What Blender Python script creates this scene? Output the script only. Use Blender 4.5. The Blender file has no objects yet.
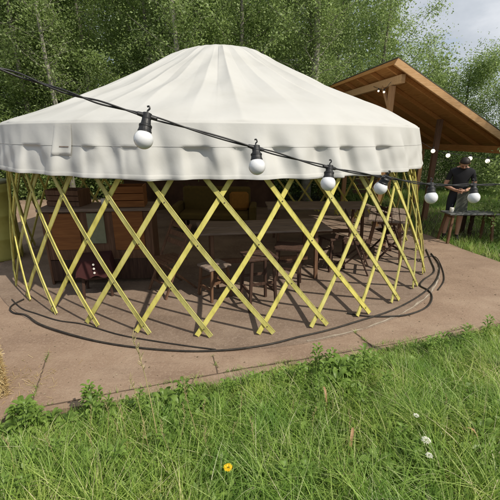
import bpy, math, random
import numpy as np
from mathutils import Vector, Matrix

random.seed(7)
RNG = np.random.default_rng(7)
scene = bpy.context.scene
COL = scene.collection
TAU = 2 * math.pi

# ------------------------------------------------------------------ camera
F, PITCH, ROLL, EYE = 346.37, 0.3166, -0.006, 2.0
cam_data = bpy.data.cameras.new('camera')
cam_data.sensor_width = 36
cam_data.sensor_fit = 'HORIZONTAL'
cam_data.lens = 36 * F / 500
cam_data.clip_start = 0.05
cam_data.clip_end = 1000
cam = bpy.data.objects.new('camera', cam_data)
COL.objects.link(cam)
cam.matrix_world = (Matrix.Translation((0, 0, EYE)) @ Matrix.Rotation(math.pi / 2 - PITCH, 4, 'X')
                    @ Matrix.Rotation(-ROLL, 4, 'Z'))
scene.camera = cam
CP, SP, CR, SR = math.cos(PITCH), math.sin(PITCH), math.cos(ROLL), math.sin(ROLL)


def ray(u, v):
    a, b = (u - 250) / F, -(v - 250) / F
    x, y = a * CR + b * SR, -a * SR + b * CR
    return Vector((x, CP + y * SP, -SP + y * CP))


def pz(u, v, z):
    d = ray(u, v)
    return Vector((0, 0, EYE)) + d * ((z - EYE) / d.z)


def py(u, v, y):
    d = ray(u, v)
    return Vector((0, 0, EYE)) + d * (y / d.y)


def pd(u, v, t):
    return Vector((0, 0, EYE)) + ray(u, v) * t


# ------------------------------------------------------------------ materials
def new_mat(name):
    m = bpy.data.materials.new(name)
    m.use_nodes = True
    nt = m.node_tree
    b = nt.nodes['Principled BSDF']
    return m, nt, b


def N(nt, t, **kw):
    n = nt.nodes.new(t)
    for k, v in kw.items():
        if k in n.inputs:
            n.inputs[k].default_value = v
        else:
            setattr(n, k, v)
    return n


def ramp(nt, stops):
    r = nt.nodes.new('ShaderNodeValToRGB')
    e = r.color_ramp.elements
    while len(e) < len(stops):
        e.new(0.5)
    for i, (p, c) in enumerate(stops):
        e[i].position = p
        e[i].color = (*c, 1)
    return r


def coords(nt, scale=(1, 1, 1), obj=True):
    tc = nt.nodes.new('ShaderNodeTexCoord')
    mp = nt.nodes.new('ShaderNodeMapping')
    mp.inputs['Scale'].default_value = scale
    nt.links.new(tc.outputs['Object' if obj else 'Generated'], mp.inputs['Vector'])
    return mp.outputs['Vector']


def noise_mat(name, stops, scale=5.0, stretch=(1, 1, 1), rough=0.8, bump=0.2, bump_scale=None, detail=8.0,
              bump_dist=0.01, spec=0.3, second=None):
    """A mottled surface: noise through a colour ramp, a finer noise for relief."""
    m, nt, b = new_mat(name)
    v = coords(nt, stretch)
    n = N(nt, 'ShaderNodeTexNoise', Scale=scale, Detail=detail, Roughness=0.62)
    nt.links.new(v, n.inputs['Vector'])
    r = ramp(nt, stops)
    nt.links.new(n.outputs['Fac'], r.inputs['Fac'])
    col = r.outputs['Color']
    if second:
        sc, lo, hi, c = second
        n3 = N(nt, 'ShaderNodeTexNoise', Scale=sc, Detail=6.0, Roughness=0.6)
        nt.links.new(v, n3.inputs['Vector'])
        mr = N(nt, 'ShaderNodeMapRange')
        mr.inputs['From Min'].default_value = lo
        mr.inputs['From Max'].default_value = hi
        nt.links.new(n3.outputs['Fac'], mr.inputs['Value'])
        mx = N(nt, 'ShaderNodeMix', data_type='RGBA')
        mx.inputs[7].default_value = (*c, 1)
        nt.links.new(mr.outputs[0], mx.inputs[0])
        nt.links.new(col, mx.inputs[6])
        col = mx.outputs[2]
    nt.links.new(col, b.inputs['Base Color'])
    b.inputs['Roughness'].default_value = rough
    b.inputs['Specular IOR Level'].default_value = spec
    if bump:
        n2 = N(nt, 'ShaderNodeTexNoise', Scale=bump_scale or scale * 6, Detail=6.0, Roughness=0.6)
        nt.links.new(v, n2.inputs['Vector'])
        bp = N(nt, 'ShaderNodeBump', Strength=bump, Distance=bump_dist)
        nt.links.new(n2.outputs['Fac'], bp.inputs['Height'])
        nt.links.new(bp.outputs['Normal'], b.inputs['Normal'])
    return m


def leaf_mat(name, stops, trans=0.35, rough=0.5, spec=0.35, tcol=1.5):
    """Foliage: one hue per leaf, light passes through."""
    m, nt, b = new_mat(name)
    g = nt.nodes.new('ShaderNodeNewGeometry')
    r = ramp(nt, stops)
    nt.links.new(g.outputs['Random Per Island'], r.inputs['Fac'])
    nt.links.new(r.outputs['Color'], b.inputs['Base Color'])
    b.inputs['Roughness'].default_value = rough
    b.inputs['Specular IOR Level'].default_value = spec
    t = nt.nodes.new('ShaderNodeBsdfTranslucent')
    hs = N(nt, 'ShaderNodeHueSaturation', Value=tcol)
    nt.links.new(r.outputs['Color'], hs.inputs['Color'])
    nt.links.new(hs.outputs['Color'], t.inputs['Color'])
    mx = N(nt, 'ShaderNodeMixShader')
    mx.inputs['Fac'].default_value = trans
    nt.links.new(b.outputs['BSDF'], mx.inputs[1])
    nt.links.new(t.outputs['BSDF'], mx.inputs[2])
    nt.links.new(mx.outputs['Shader'], nt.nodes['Material Output'].inputs['Surface'])
    return m


def canvas_mat(name, tint=1.0):
    m, nt, b = new_mat(name)
    v = coords(nt)
    n = N(nt, 'ShaderNodeTexNoise', Scale=1.3, Detail=7.0, Roughness=0.6)
    nt.links.new(v, n.inputs['Vector'])
    r = ramp(nt, [(0.3, (0.49 * tint, 0.487 * tint, 0.46 * tint)), (0.5, (0.54 * tint, 0.538 * tint, 0.515 * tint)),
                  (0.75, (0.565 * tint, 0.565 * tint, 0.545 * tint))])
    nt.links.new(n.outputs['Fac'], r.inputs['Fac'])
    nt.links.new(r.outputs['Color'], b.inputs['Base Color'])
    b.inputs['Roughness'].default_value = 0.62
    b.inputs['Specular IOR Level'].default_value = 0.25
    n2 = N(nt, 'ShaderNodeTexNoise', Scale=9.0, Detail=5.0, Roughness=0.55)
    nt.links.new(v, n2.inputs['Vector'])
    bp = N(nt, 'ShaderNodeBump', Strength=0.13, Distance=0.02)
    nt.links.new(n2.outputs['Fac'], bp.inputs['Height'])
    n3 = N(nt, 'ShaderNodeTexNoise', Scale=160.0, Detail=3.0)
    nt.links.new(v, n3.inputs['Vector'])
    bp2 = N(nt, 'ShaderNodeBump', Strength=0.15, Distance=0.003)
    nt.links.new(n3.outputs['Fac'], bp2.inputs['Height'])
    nt.links.new(bp.outputs['Normal'], bp2.inputs['Normal'])
    nt.links.new(bp2.outputs['Normal'], b.inputs['Normal'])
    t = nt.nodes.new('ShaderNodeBsdfTranslucent')
    t.inputs['Color'].default_value = (.62 * tint, .56 * tint, .44 * tint, 1)
    mx = N(nt, 'ShaderNodeMixShader')
    mx.inputs['Fac'].default_value = .14
    nt.links.new(b.outputs['BSDF'], mx.inputs[1])
    nt.links.new(t.outputs['BSDF'], mx.inputs[2])
    nt.links.new(mx.outputs['Shader'], nt.nodes['Material Output'].inputs['Surface'])
    return m


def plain(name, c, rough=0.6, metal=0.0, spec=0.4, var=0.12, scale=20):
    lo = tuple(x * (1 - var) for x in c)
    hi = tuple(min(1, x * (1 + var)) for x in c)
    m = noise_mat(name, [(0.3, lo), (0.7, hi)], scale=scale, rough=rough, bump=0.08, spec=spec)
    m.node_tree.nodes['Principled BSDF'].inputs['Metallic'].default_value = metal
    return m


def wood(name, dark, mid, light, scale=3.0, rough=0.7, axis=0):
    st = [14, 14, 14]
    st[axis] = 1.2
    return noise_mat(name, [(0.28, dark), (0.5, mid), (0.75, light)], scale=scale, stretch=st, rough=rough,
                     bump=0.25, bump_scale=scale * 3, bump_dist=0.004)


M = {}
M['canvas'] = canvas_mat('cream_canvas')
M['canvas_seam'] = canvas_mat('canvas_seam', 0.82)
M['lath'] = noise_mat('yellow_painted_wood', [(0.25, (0.31, 0.28, 0.075)), (0.5, (0.49, 0.45, 0.125)), (0.8, (0.59, 0.55, 0.22))],
                      scale=5, stretch=(3, 3, 1), rough=0.6, bump=0.2, bump_scale=40,
                      second=(14, 0.62, 0.75, (0.36, 0.30, 0.12)))
def concrete(name, stops, stain, grit):
    m, nt, b = new_mat(name)
    v = coords(nt)
    v2 = coords(nt, (.6, 2.4, 1))

    def nz(sc, det, vec=v, ro=.62):
        n_ = N(nt, 'ShaderNodeTexNoise', Scale=sc, Detail=det, Roughness=ro)
        nt.links.new(vec, n_.inputs['Vector'])
        return n_.outputs['Fac']

    def mixc(fac, lo, hi, a_, c, mode='MIX'):
        mr = N(nt, 'ShaderNodeMapRange')
        mr.inputs['From Min'].default_value = lo
        mr.inputs['From Max'].default_value = hi
        nt.links.new(fac, mr.inputs['Value'])
        mx = N(nt, 'ShaderNodeMix', data_type='RGBA', blend_type=mode)
        mx.inputs[7].default_value = (*c, 1)
        nt.links.new(mr.outputs[0], mx.inputs[0])
        nt.links.new(a_, mx.inputs[6])
        return mx.outputs[2]
    r = ramp(nt, stops)
    nt.links.new(nz(1.4, 10), r.inputs['Fac'])
    c = mixc(nz(1.1, 8, v2), .5, .8, r.outputs['Color'], stain)
    c = mixc(nz(38, 5, v, .75), .50, .74, c, grit)
    c = mixc(nz(90, 3, v, .7), .56, .70, c, (.62, .6, .58), 'MULTIPLY')
    c = mixc(nz(3.1, 9, v2, .7), .60, .72, c, (.66, .64, .63), 'MULTIPLY')
    nt.links.new(c, b.inputs['Base Color'])
    b.inputs['Roughness'].default_value = .88
    b.inputs['Specular IOR Level'].default_value = .25
    b1 = N(nt, 'ShaderNodeBump', Strength=.55, Distance=.012)
    nt.links.new(nz(24, 8), b1.inputs['Height'])
    b2 = N(nt, 'ShaderNodeBump', Strength=.5, Distance=.004)
    nt.links.new(nz(120, 4), b2.inputs['Height'])
    nt.links.new(b1.outputs['Normal'], b2.inputs['Normal'])
    nt.links.new(b2.outputs['Normal'], b.inputs['Normal'])
    return m


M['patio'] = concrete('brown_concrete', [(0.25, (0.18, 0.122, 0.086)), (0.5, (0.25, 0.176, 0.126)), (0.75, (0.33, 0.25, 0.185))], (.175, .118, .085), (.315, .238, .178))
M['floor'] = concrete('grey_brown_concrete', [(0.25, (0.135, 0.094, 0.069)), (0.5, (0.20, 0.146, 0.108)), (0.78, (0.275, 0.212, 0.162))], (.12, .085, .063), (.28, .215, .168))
M['edge'] = noise_mat('pale_worn_edge', [(0.35, (0.20, 0.16, 0.12)), (0.55, (0.34, 0.29, 0.23)), (0.8, (0.46, 0.41, 0.34))],
                      scale=7, rough=0.9, bump=0.4)
M['joint'] = noise_mat('dark_joint', [(0.3, (0.06, 0.042, 0.03)), (0.7, (0.13, 0.09, 0.065))], scale=12, rough=0.95)
M['soil'] = noise_mat('soil', [(0.3, (0.035, 0.03, 0.016)), (0.55, (0.065, 0.06, 0.028)), (0.8, (0.09, 0.085, 0.04))],
                      scale=3, rough=0.95, bump=0.6, bump_scale=30, bump_dist=0.03)
M['shed_wood'] = wood('bounce_lit_pine', (0.30, 0.125, 0.03), (0.40, 0.18, 0.05), (0.48, 0.235, 0.075), axis=1)  # orange-brown pine, colour brightened for sunlight bounced up under the roof
M['shed_trim'] = wood('pale_pine', (0.36, 0.20, 0.085), (0.47, 0.28, 0.13), (0.55, 0.35, 0.19), axis=0)
M['shed_post'] = wood('post_pine', (0.24, 0.12, 0.045), (0.33, 0.18, 0.08), (0.40, 0.235, 0.12), axis=2)
M['felt'] = noise_mat('mossy_roof_felt', [(0.3, (0.05, 0.05, 0.035)), (0.6, (0.09, 0.085, 0.055)), (0.8, (0.12, 0.10, 0.07))], scale=6)
M['old_wood'] = wood('weathered_plank', (0.10, 0.075, 0.06), (0.19, 0.145, 0.115), (0.30, 0.24, 0.195), axis=0)
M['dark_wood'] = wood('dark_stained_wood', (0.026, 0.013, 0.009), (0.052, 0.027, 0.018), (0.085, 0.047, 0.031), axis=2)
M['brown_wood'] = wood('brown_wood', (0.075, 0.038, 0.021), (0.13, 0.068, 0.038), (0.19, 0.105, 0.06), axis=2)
M['crate'] = wood('orange_board', (0.15, 0.055, 0.016), (0.21, 0.083, 0.024), (0.27, 0.115, 0.036), axis=0)
M['grey_green'] = plain('grey_green_board', (0.20, 0.21, 0.13), 0.7)
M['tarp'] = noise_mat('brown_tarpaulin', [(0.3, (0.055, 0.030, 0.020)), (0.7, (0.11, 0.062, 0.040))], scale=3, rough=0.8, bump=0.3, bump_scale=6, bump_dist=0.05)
M['olive_cloth'] = plain('olive_yellow_cloth', (0.095, 0.066, 0.013), 0.9)
M['orange_cloth'] = plain('orange_cloth', (0.24, 0.11, 0.016), 0.9)
M['red_cloth'] = plain('dark_red_cloth', (0.04, 0.008, 0.008), 0.85)
M['white'] = plain('white_china', (0.75, 0.73, 0.68), 0.4)
M['bolt'] = plain('rusty_bolt', (0.10, 0.075, 0.05), 0.6)
M['black'] = plain('black_rubber', (0.012, 0.012, 0.013), 0.5, spec=0.5)
M['hose'] = noise_mat('dusty_black_hose', [(0.3, (0.012, 0.011, 0.010)), (0.7, (0.04, 0.034, 0.028))], scale=14, rough=0.6)
M['barrel'] = noise_mat('yellow_green_plastic', [(0.3, (0.26, 0.25, 0.06)), (0.7, (0.36, 0.34, 0.10))], scale=4, rough=0.5, bump=0.1)
M['straw'] = leaf_mat('straw', [(0, (0.30, 0.21, 0.085)), (0.5, (0.48, 0.36, 0.17)), (1, (0.62, 0.50, 0.28))], trans=0.1)
M['string'] = plain('orange_twine', (0.5, 0.16, 0.04), 0.8)
M['skin'] = plain('skin', (0.42, 0.235, 0.165), 0.55, var=0.05)
M['shirt'] = plain('black_cotton', (0.012, 0.012, 0.015), 0.9)
M['shorts'] = plain('dark_navy_cotton', (0.016, 0.018, 0.026), 0.9)
M['apron'] = plain('grey_green_apron', (0.07, 0.075, 0.06), 0.9)
M['hair'] = plain('dark_hair', (0.018, 0.012, 0.009), 0.6)
M['table_blue'] = plain('grey_board', (0.10, 0.105, 0.10), 0.75)
M['bark'] = noise_mat('grey_bark', [(0.3, (0.09, 0.085, 0.065)), (0.55, (0.19, 0.18, 0.145)), (0.8, (0.33, 0.32, 0.27))],
                      scale=6, stretch=(1, 1, 0.5), rough=0.9, bump=0.5, bump_scale=14, bump_dist=0.02)
M['bark_pale'] = noise_mat('pale_bark', [(0.3, (0.13, 0.125, 0.095)), (0.5, (0.25, 0.24, 0.195)), (0.75, (0.38, 0.37, 0.31))],
                           scale=5, stretch=(1, 1, 1.6), rough=0.85, bump=0.3)
nt_ = M['lath'].node_tree
b_n = nt_.nodes['Principled BSDF']
src_ = b_n.inputs['Base Color'].links[0].from_socket
oi_ = nt_.nodes.new('ShaderNodeObjectInfo')
rp_ = ramp(nt_, [(0, (.78, .80, .9)), (.5, (1.0, 1.0, 1.0)), (1, (1.16, 1.14, .95))])
nt_.links.new(oi_.outputs['Random'], rp_.inputs['Fac'])
ml_ = N(nt_, 'ShaderNodeMix', data_type='RGBA', blend_type='MULTIPLY')
ml_.inputs[0].default_value = 1
nt_.links.new(src_, ml_.inputs[6])
nt_.links.new(rp_.outputs['Color'], ml_.inputs[7])
nt_.links.new(ml_.outputs[2], b_n.inputs['Base Color'])
LEAF_STOPS = [(0.0, (0.124, 0.176, 0.050)), (0.45, (0.203, 0.280, 0.083)), (0.8, (0.282, 0.370, 0.127)), (1.0, (0.429, 0.520, 0.264))]
M['leaf'] = leaf_mat('willow_leaf', LEAF_STOPS, trans=0.5)
M['leaf_dark'] = leaf_mat('dark_leaf', [(0.0, (0.113, 0.159, 0.044)), (0.6, (0.186, 0.254, 0.075)), (1.0, (0.294, 0.377, 0.143))], trans=0.5)
M['leaf_pale'] = leaf_mat('pale_leaf', [(0.0, (0.158, 0.215, 0.061)), (0.6, (0.249, 0.338, 0.105)), (1.0, (0.418, 0.514, 0.253))], trans=0.5)
M['weed'] = leaf_mat('weed_leaf', [(0.0, (0.11, 0.185, 0.03)), (0.6, (0.17, 0.265, 0.052)), (1.0, (0.26, 0.37, 0.095))], trans=0.35, rough=0.45)
M['grass'] = leaf_mat('grass_blade', [(0.0, (0.104, 0.190, 0.027)), (0.35, (0.196, 0.310, 0.053)), (0.7, (0.295, 0.414, 0.088)),
                                      (0.88, (0.393, 0.494, 0.164)), (0.94, (0.497, 0.494, 0.277)), (1.0, (0.580, 0.552, 0.365))], trans=0.4, rough=0.5)
nt_ = M['grass'].node_tree                                # some patches yellower, some a deeper green
rp = [n_ for n_ in nt_.nodes if n_.type == 'VALTORGB'][0]
v_ = coords(nt_)
nz = N(nt_, 'ShaderNodeTexNoise', Scale=2.2, Detail=4.0)
nt_.links.new(v_, nz.inputs['Vector'])
pr_ = ramp(nt_, [(.34, (.66, .82, .72)), (.5, (1, 1, 1)), (.66, (1.22, 1.08, 1.1))])
nt_.links.new(nz.outputs['Fac'], pr_.inputs['Fac'])
ml = N(nt_, 'ShaderNodeMix', data_type='RGBA', blend_type='MULTIPLY')
ml.inputs[0].default_value = 1
nt_.links.new(rp.outputs['Color'], ml.inputs[6])
nt_.links.new(pr_.outputs['Color'], ml.inputs[7])
nt_.links.new(ml.outputs[2], nt_.nodes['Principled BSDF'].inputs['Base Color'])
nt_.links.new(ml.outputs[2], [n_ for n_ in nt_.nodes if n_.type == 'HUE_SAT'][0].inputs['Color'])
M['dry_stem'] = leaf_mat('dry_stem', [(0.0, (0.30, 0.25, 0.11)), (0.6, (0.42, 0.36, 0.18)), (1.0, (0.52, 0.45, 0.26))], trans=0.25)
M['dry_leaf'] = leaf_mat('dry_leaf', [(0.0, (0.30, 0.17, 0.08)), (1.0, (0.48, 0.30, 0.17))], trans=0.25)
M['petal_yellow'] = leaf_mat('yellow_petal', [(0.0, (0.75, 0.48, 0.01)), (1.0, (0.85, 0.62, 0.03))], trans=0.3)
M['petal_white'] = leaf_mat('white_petal', [(0.0, (0.7, 0.69, 0.58)), (1.0, (0.82, 0.82, 0.76))], trans=0.3)

# opal lamp globe, unlit
m, nt, b = new_mat('opal_globe')
b.inputs['Base Color'].default_value = (0.68, 0.69, 0.70, 1)
b.inputs['Roughness'].default_value = 0.22
b.inputs['Subsurface Weight'].default_value = 0.25
b.inputs['Subsurface Radius'].default_value = (0.02, 0.02, 0.02)
b.inputs['Coat Weight'].default_value = .5
b.inputs['Coat Roughness'].default_value = .05
M['globe'] = m
m, nt, b = new_mat('lit_globe')
b.inputs['Base Color'].default_value = (0.9, 0.88, 0.8, 1)
b.inputs['Emission Color'].default_value = (1.0, 0.88, 0.68, 1)
b.inputs['Emission Strength'].default_value = 1.1
M['lit_globe'] = m


# ------------------------------------------------------------------ mesh builder
class MB:
    def __init__(self):
        self.v, self.f = [], []

    def add(self, vs, fs):
        o = len(self.v)
        self.v += [tuple(p) for p in vs]
        self.f += [tuple(i + o for i in q) for q in fs]
        return self

    def box(self, c, s, rot=None, bev=0.0):
        """A box with chamfered long edges when bev > 0."""
        c = Vector(c)
        hx, hy, hz = (x / 2 for x in s)
        if bev:
            b_ = min(bev, hx * 0.9, hy * 0.9, hz * 0.9)
            vs, idx = [], {}
            for sx in (-1, 1):
                for sy in (-1, 1):
                    for sz in (-1, 1):
                        for a in range(3):
                            p = [sx * (hx - b_), sy * (hy - b_), sz * (hz - b_)]
                            p[a] = (sx * hx, sy * hy, sz * hz)[a]
                            idx[(sx, sy, sz, a)] = len(vs)
                            vs.append(p)
            fs = []
            for a in range(3):
                o = [i for i in range(3) if i != a]
                for s_ in (-1, 1):
                    q = []
                    for (u, w) in ((-1, -1), (1, -1), (1, 1), (-1, 1)):
                        k = [0, 0, 0]
                        k[a], k[o[0]], k[o[1]] = s_, u, w
                        q.append(idx[(*k, a)])
                    fs.append(q)
            for a in range(3):
                o = [i for i in range(3) if i != a]
                for u in (-1, 1):
                    for w in (-1, 1):
                        k0, k1 = [0, 0, 0], [0, 0, 0]
                        k0[a], k1[a] = -1, 1
                        k0[o[0]] = k1[o[0]] = u
                        k0[o[1]] = k1[o[1]] = w
                        fs.append([idx[(*k0, o[0])], idx[(*k1, o[0])], idx[(*k1, o[1])], idx[(*k0, o[1])]])
            for sx in (-1, 1):
                for sy in (-1, 1):
                    for sz in (-1, 1):
                        fs.append([idx[(sx, sy, sz, a)] for a in range(3)])
        else:
            vs = [(x * hx, y * hy, z * hz) for x in (-1, 1) for y in (-1, 1) for z in (-1, 1)]
            fs = [(0, 1, 3, 2), (4, 6, 7, 5), (0, 4, 5, 1), (2, 3, 7, 6), (0, 2, 6, 4), (1, 5, 7, 3)]
        vs = [Vector(p) for p in vs]
        if rot is not None:
            vs = [rot @ p for p in vs]
        return self.add([p + c for p in vs], fs)

    def bar(self, a, b, w, t, up=(0, 0, 1), bev=0.004):
        """A rectangular bar from a to b: w across, t along up."""
        a, b = Vector(a), Vector(b)
        d = (b - a).normalized()
        side = d.cross(Vector(up))
        if side.length < 1e-4:
            side = d.cross(Vector((0, 1, 0)))
        side.normalize()
        u = side.cross(d)
        R = Matrix((d, side, u)).transposed()
        return self.box((a + b) / 2, ((b - a).length, w, t), R, bev)

    def tube(self, pts, rad, n=8, cap=True):
        pts = [Vector(p) for p in pts]
        rads = rad if isinstance(rad, (list, tuple)) else [rad] * len(pts)
        o = len(self.v)
        ref = None
        for i, p in enumerate(pts):
            d = (pts[min(i + 1, len(pts) - 1)] - pts[max(i - 1, 0)]).normalized()
            if ref is None:
                ref = Vector((0, 0, 1)) if abs(d.z) < 0.9 else Vector((1, 0, 0))
            s = d.cross(ref).normalized()
            t = s.cross(d).normalized()
            ref = t
            for k in range(n):
                a = TAU * k / n
                self.v.append(tuple(p + (s * math.cos(a) + t * math.sin(a)) * rads[i]))
        for i in range(len(pts) - 1):
            for k in range(n):
                k2 = (k + 1) % n
                self.f.append((o + i * n + k, o + i * n + k2, o + (i + 1) * n + k2, o + (i + 1) * n + k))
        if cap:
            self.f.append(tuple(o + k for k in range(n - 1, -1, -1)))
            e = o + (len(pts) - 1) * n
            self.f.append(tuple(e + k for k in range(n)))
        return self

    def lathe(self, prof, n=24, c=(0, 0, 0), rot=None):
        """prof: (r, z) pairs turned about the z axis."""
        c = Vector(c)
        vs, fs = [], []
        for (r, z) in prof:
            for k in range(n):
                a = TAU * k / n
                p = Vector((r * math.cos(a), r * math.sin(a), z))
                vs.append((rot @ p if rot is not None else p) + c)
        for i in range(len(prof) - 1):
            for k in range(n):
                k2 = (k + 1) % n
                fs.append((i * n + k, i * n + k2, (i + 1) * n + k2, (i + 1) * n + k))
        fs.append(tuple(range(n - 1, -1, -1)))
        fs.append(tuple((len(prof) - 1) * n + k for k in range(n)))
        return self.add(vs, fs)

    def mesh(self, name, mat, smooth=False):
        me = bpy.data.meshes.new(name)
        me.from_pydata([tuple(p) for p in self.v], [], self.f)
        me.materials.append(mat)
        if smooth:
            me.polygons.foreach_set('use_smooth', [True] * len(me.polygons))
        me.update()
        return me

    def build(self, name, mat, parent=None, smooth=False, loc=None):
        o = bpy.data.objects.new(name, self.mesh(name, mat, smooth))
        COL.objects.link(o)
        if parent is not None:
            o.parent = parent
        if loc is not None:
            o.location = loc
        return o


def tag(o, label=None, cat=None, group=None, kind=None):
    if label:
        o['label'] = label
    if cat:
        o['category'] = cat
    if group:
        o['group'] = group
    if kind:
        o['kind'] = kind
    return o


def thing(name, label, cat, loc=(0, 0, 0), rz=0.0, group=None):
    o = bpy.data.objects.new(name, None)
    o.empty_display_size = 0.2
    COL.objects.link(o)
    o.location = loc
    o.rotation_euler = (0, 0, rz)
    return tag(o, label, cat, group)


def dup(root, loc, rz=0.0, label=None, group=None, scale=1.0):
    r = root.copy()
    COL.objects.link(r)
    r.location = loc
    r.rotation_euler = (0, 0, rz)
    r.scale = (scale, scale, scale)
    if label:
        r['label'] = label
    if group:
        r['group'] = group
    for ch in list(root.children):
        c = ch.copy()
        COL.objects.link(c)
        c.parent = r
        for g in list(ch.children):
            d = g.copy()
            COL.objects.link(d)
            d.parent = c
    return r


def quads_mesh(name, V, mat, smooth=False, nv=4):
    """V: (n, nv, 3) array, one polygon per row."""
    n = len(V)
    me = bpy.data.meshes.new(name)
    me.vertices.add(n * nv)
    me.vertices.foreach_set('co', np.ascontiguousarray(V, dtype=np.float32).ravel())
    me.loops.add(n * nv)
    me.loops.foreach_set('vertex_index', np.arange(n * nv, dtype=np.int32))
    me.polygons.add(n)
    me.polygons.foreach_set('loop_start', np.arange(0, n * nv, nv, dtype=np.int32))
    me.polygons.foreach_set('loop_total', np.full(n, nv, dtype=np.int32))
    me.materials.append(mat)
    me.update(calc_edges=True)
    me.validate()
    return me


def grid_mesh(name, P, mat, smooth=True, wrap=False):
    """P: (rows, cols, 3)."""
    r, c, _ = P.shape
    idx = np.arange(r * c).reshape(r, c)
    if wrap:
        idx = np.concatenate([idx, idx[:, :1]], 1)
    q = np.stack([idx[:-1, :-1], idx[:-1, 1:], idx[1:, 1:], idx[1:, :-1]], -1).reshape(-1, 4)
    me = bpy.data.meshes.new(name)
    me.from_pydata(P.reshape(-1, 3).tolist(), [], q.tolist())
    me.materials.append(mat)
    if smooth:
        me.polygons.foreach_set('use_smooth', [True] * len(me.polygons))
    me.update()
    return me


def link(name, me, parent=None):
    o = bpy.data.objects.new(name, me)
    COL.objects.link(o)
    if parent is not None:
        o.parent = parent
    return o


def smoothstep(a, b, x):
    t = np.clip((np.asarray(x, float) - a) / (b - a), 0, 1)
    return t * t * (3 - 2 * t)


# ------------------------------------------------------------------ ground
EDGE_A, EDGE_N = np.array([0.0, 2.52]), np.array([0.297, -0.955])   # patio edge line, normal towards the meadow


def bank(x, y):
    s = (np.asarray(x) - EDGE_A[0]) * EDGE_N[0] + (np.asarray(y) - EDGE_A[1]) * EDGE_N[1]
    z = -0.05 + 0.035 * smoothstep(-.1, .06, s) + 0.39 * smoothstep(0.05, 2.0, s)
    z = z + 0.03 * np.sin(np.asarray(x) * 2.3 + 1) * np.sin(np.asarray(y) * 3.1) * smoothstep(0.1, 0.6, s)
    return z


xs = np.unique(np.concatenate([np.linspace(-120, 120, 61), np.linspace(-6, 9, 76)]))
ys = np.unique(np.concatenate([np.linspace(-30, 200, 60), np.linspace(-2, 9, 56)]))
GX, GY = np.meshgrid(xs, ys)
P = np.stack([GX, GY, bank(GX, GY)], -1)
tag(link('ground', grid_mesh('ground', P, M['soil'])), kind='structure')

patio_out = [(-14, -1.3), (-4.5, 1.18), (-1.77, 2.07), (-0.96, 2.27), (0.01, 2.52), (1.18, 2.92), (1.9, 3.17), (2.71, 3.45),
             (4.6, 4.1), (9.5, 5.6), (9.5, 6.9), (5.6, 5.05), (4.7, 5.15), (4.25, 5.53), (4.02, 6.25), (3.9, 7.0),
             (3.75, 7.5), (3.7, 9.0), (3.2, 11.3), (-7, 11.3), (-14, 8)]
mb = MB()
nP = len(patio_out)
mb.add([(x, y, 0) for x, y in patio_out] + [(x, y, -0.12) for x, y in patio_out],
       [tuple(range(nP))] + [(i, i + nP, (i + 1) % nP + nP, (i + 1) % nP) for i in range(nP)])
tag(mb.build('patio', M['patio']), kind='structure')

YC, YR = np.array([-0.471, 6.773]), 3.638          # lattice ring on the floor
HC, HR = np.array([-0.597, 6.966]), 3.559          # ring of the canvas hem
Z_HEM, Z_SEAM, Z_EAVE = 1.595, 1.903, 2.17
ER = 3.445                                         # the skirt flares from the eave to the hem
FR, FZ = 3.86, 0.010
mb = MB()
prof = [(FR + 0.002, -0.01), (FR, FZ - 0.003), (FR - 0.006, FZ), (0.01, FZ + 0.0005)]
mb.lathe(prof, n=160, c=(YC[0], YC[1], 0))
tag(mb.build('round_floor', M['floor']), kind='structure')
# worn pale edge on the right front of the round floor
th = np.linspace(0.28, 1.25, 90)
w = 0.018 + 0.014 * np.sin(th * 23) * np.sin(th * 57)
rows = [np.stack([YC[0] + (FR - 0.012 - k * w) * np.sin(th), YC[1] - (FR - 0.012 - k * w) * np.cos(th), np.full_like(th, FZ + 0.0045)], -1) for k in (0, 1)]
tag(link('floor_edging', grid_mesh('floor_edging', np.stack(rows), M['edge'], False)), kind='structure')


def strip(name, pix, w, z, mat):
    pts = [pz(u, v, 0) for u, v in pix]
    fine = []
    for a, b_ in zip(pts[:-1], pts[1:]):
        for k in range(12):
            fine.append(a.lerp(b_, k / 12))
    fine.append(pts[-1])
    L, Rr = [], []
    for i, p in enumerate(fine):
        d = (fine[min(i + 1, len(fine) - 1)] - fine[max(i - 1, 0)]).normalized()
        s = Vector((-d.y, d.x, 0))
        j = (random.random() - 0.5) * 0.4 * w
        ww = w * (0.55 + 0.6 * random.random())
        L.append(tuple(p + s * (ww / 2 + j) + Vector((0, 0, z))))
        Rr.append(tuple(p - s * (ww / 2 - j) + Vector((0, 0, z))))
    return tag(link(name, grid_mesh(name, np.array([L, Rr]), mat, False)), kind='structure')


strip('patio_joint', [(49, 352), (38, 384), (29, 413)], 0.014, 0.004, M['joint'])
strip('patio_joint', [(352, 331), (362, 338), (373, 347)], 0.016, 0.004, M['joint'])
strip('patio_joint', [(213, 356), (218, 374)], 0.010, 0.004, M['joint'])
strip('patio_joint', [(30, 409), (125, 391), (250, 368), (318, 357)], 0.012, 0.0045, M['joint'])
strip('patio_joint', [(318, 357), (400, 343), (470, 327)], 0.010, 0.0045, M['joint'])

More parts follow.
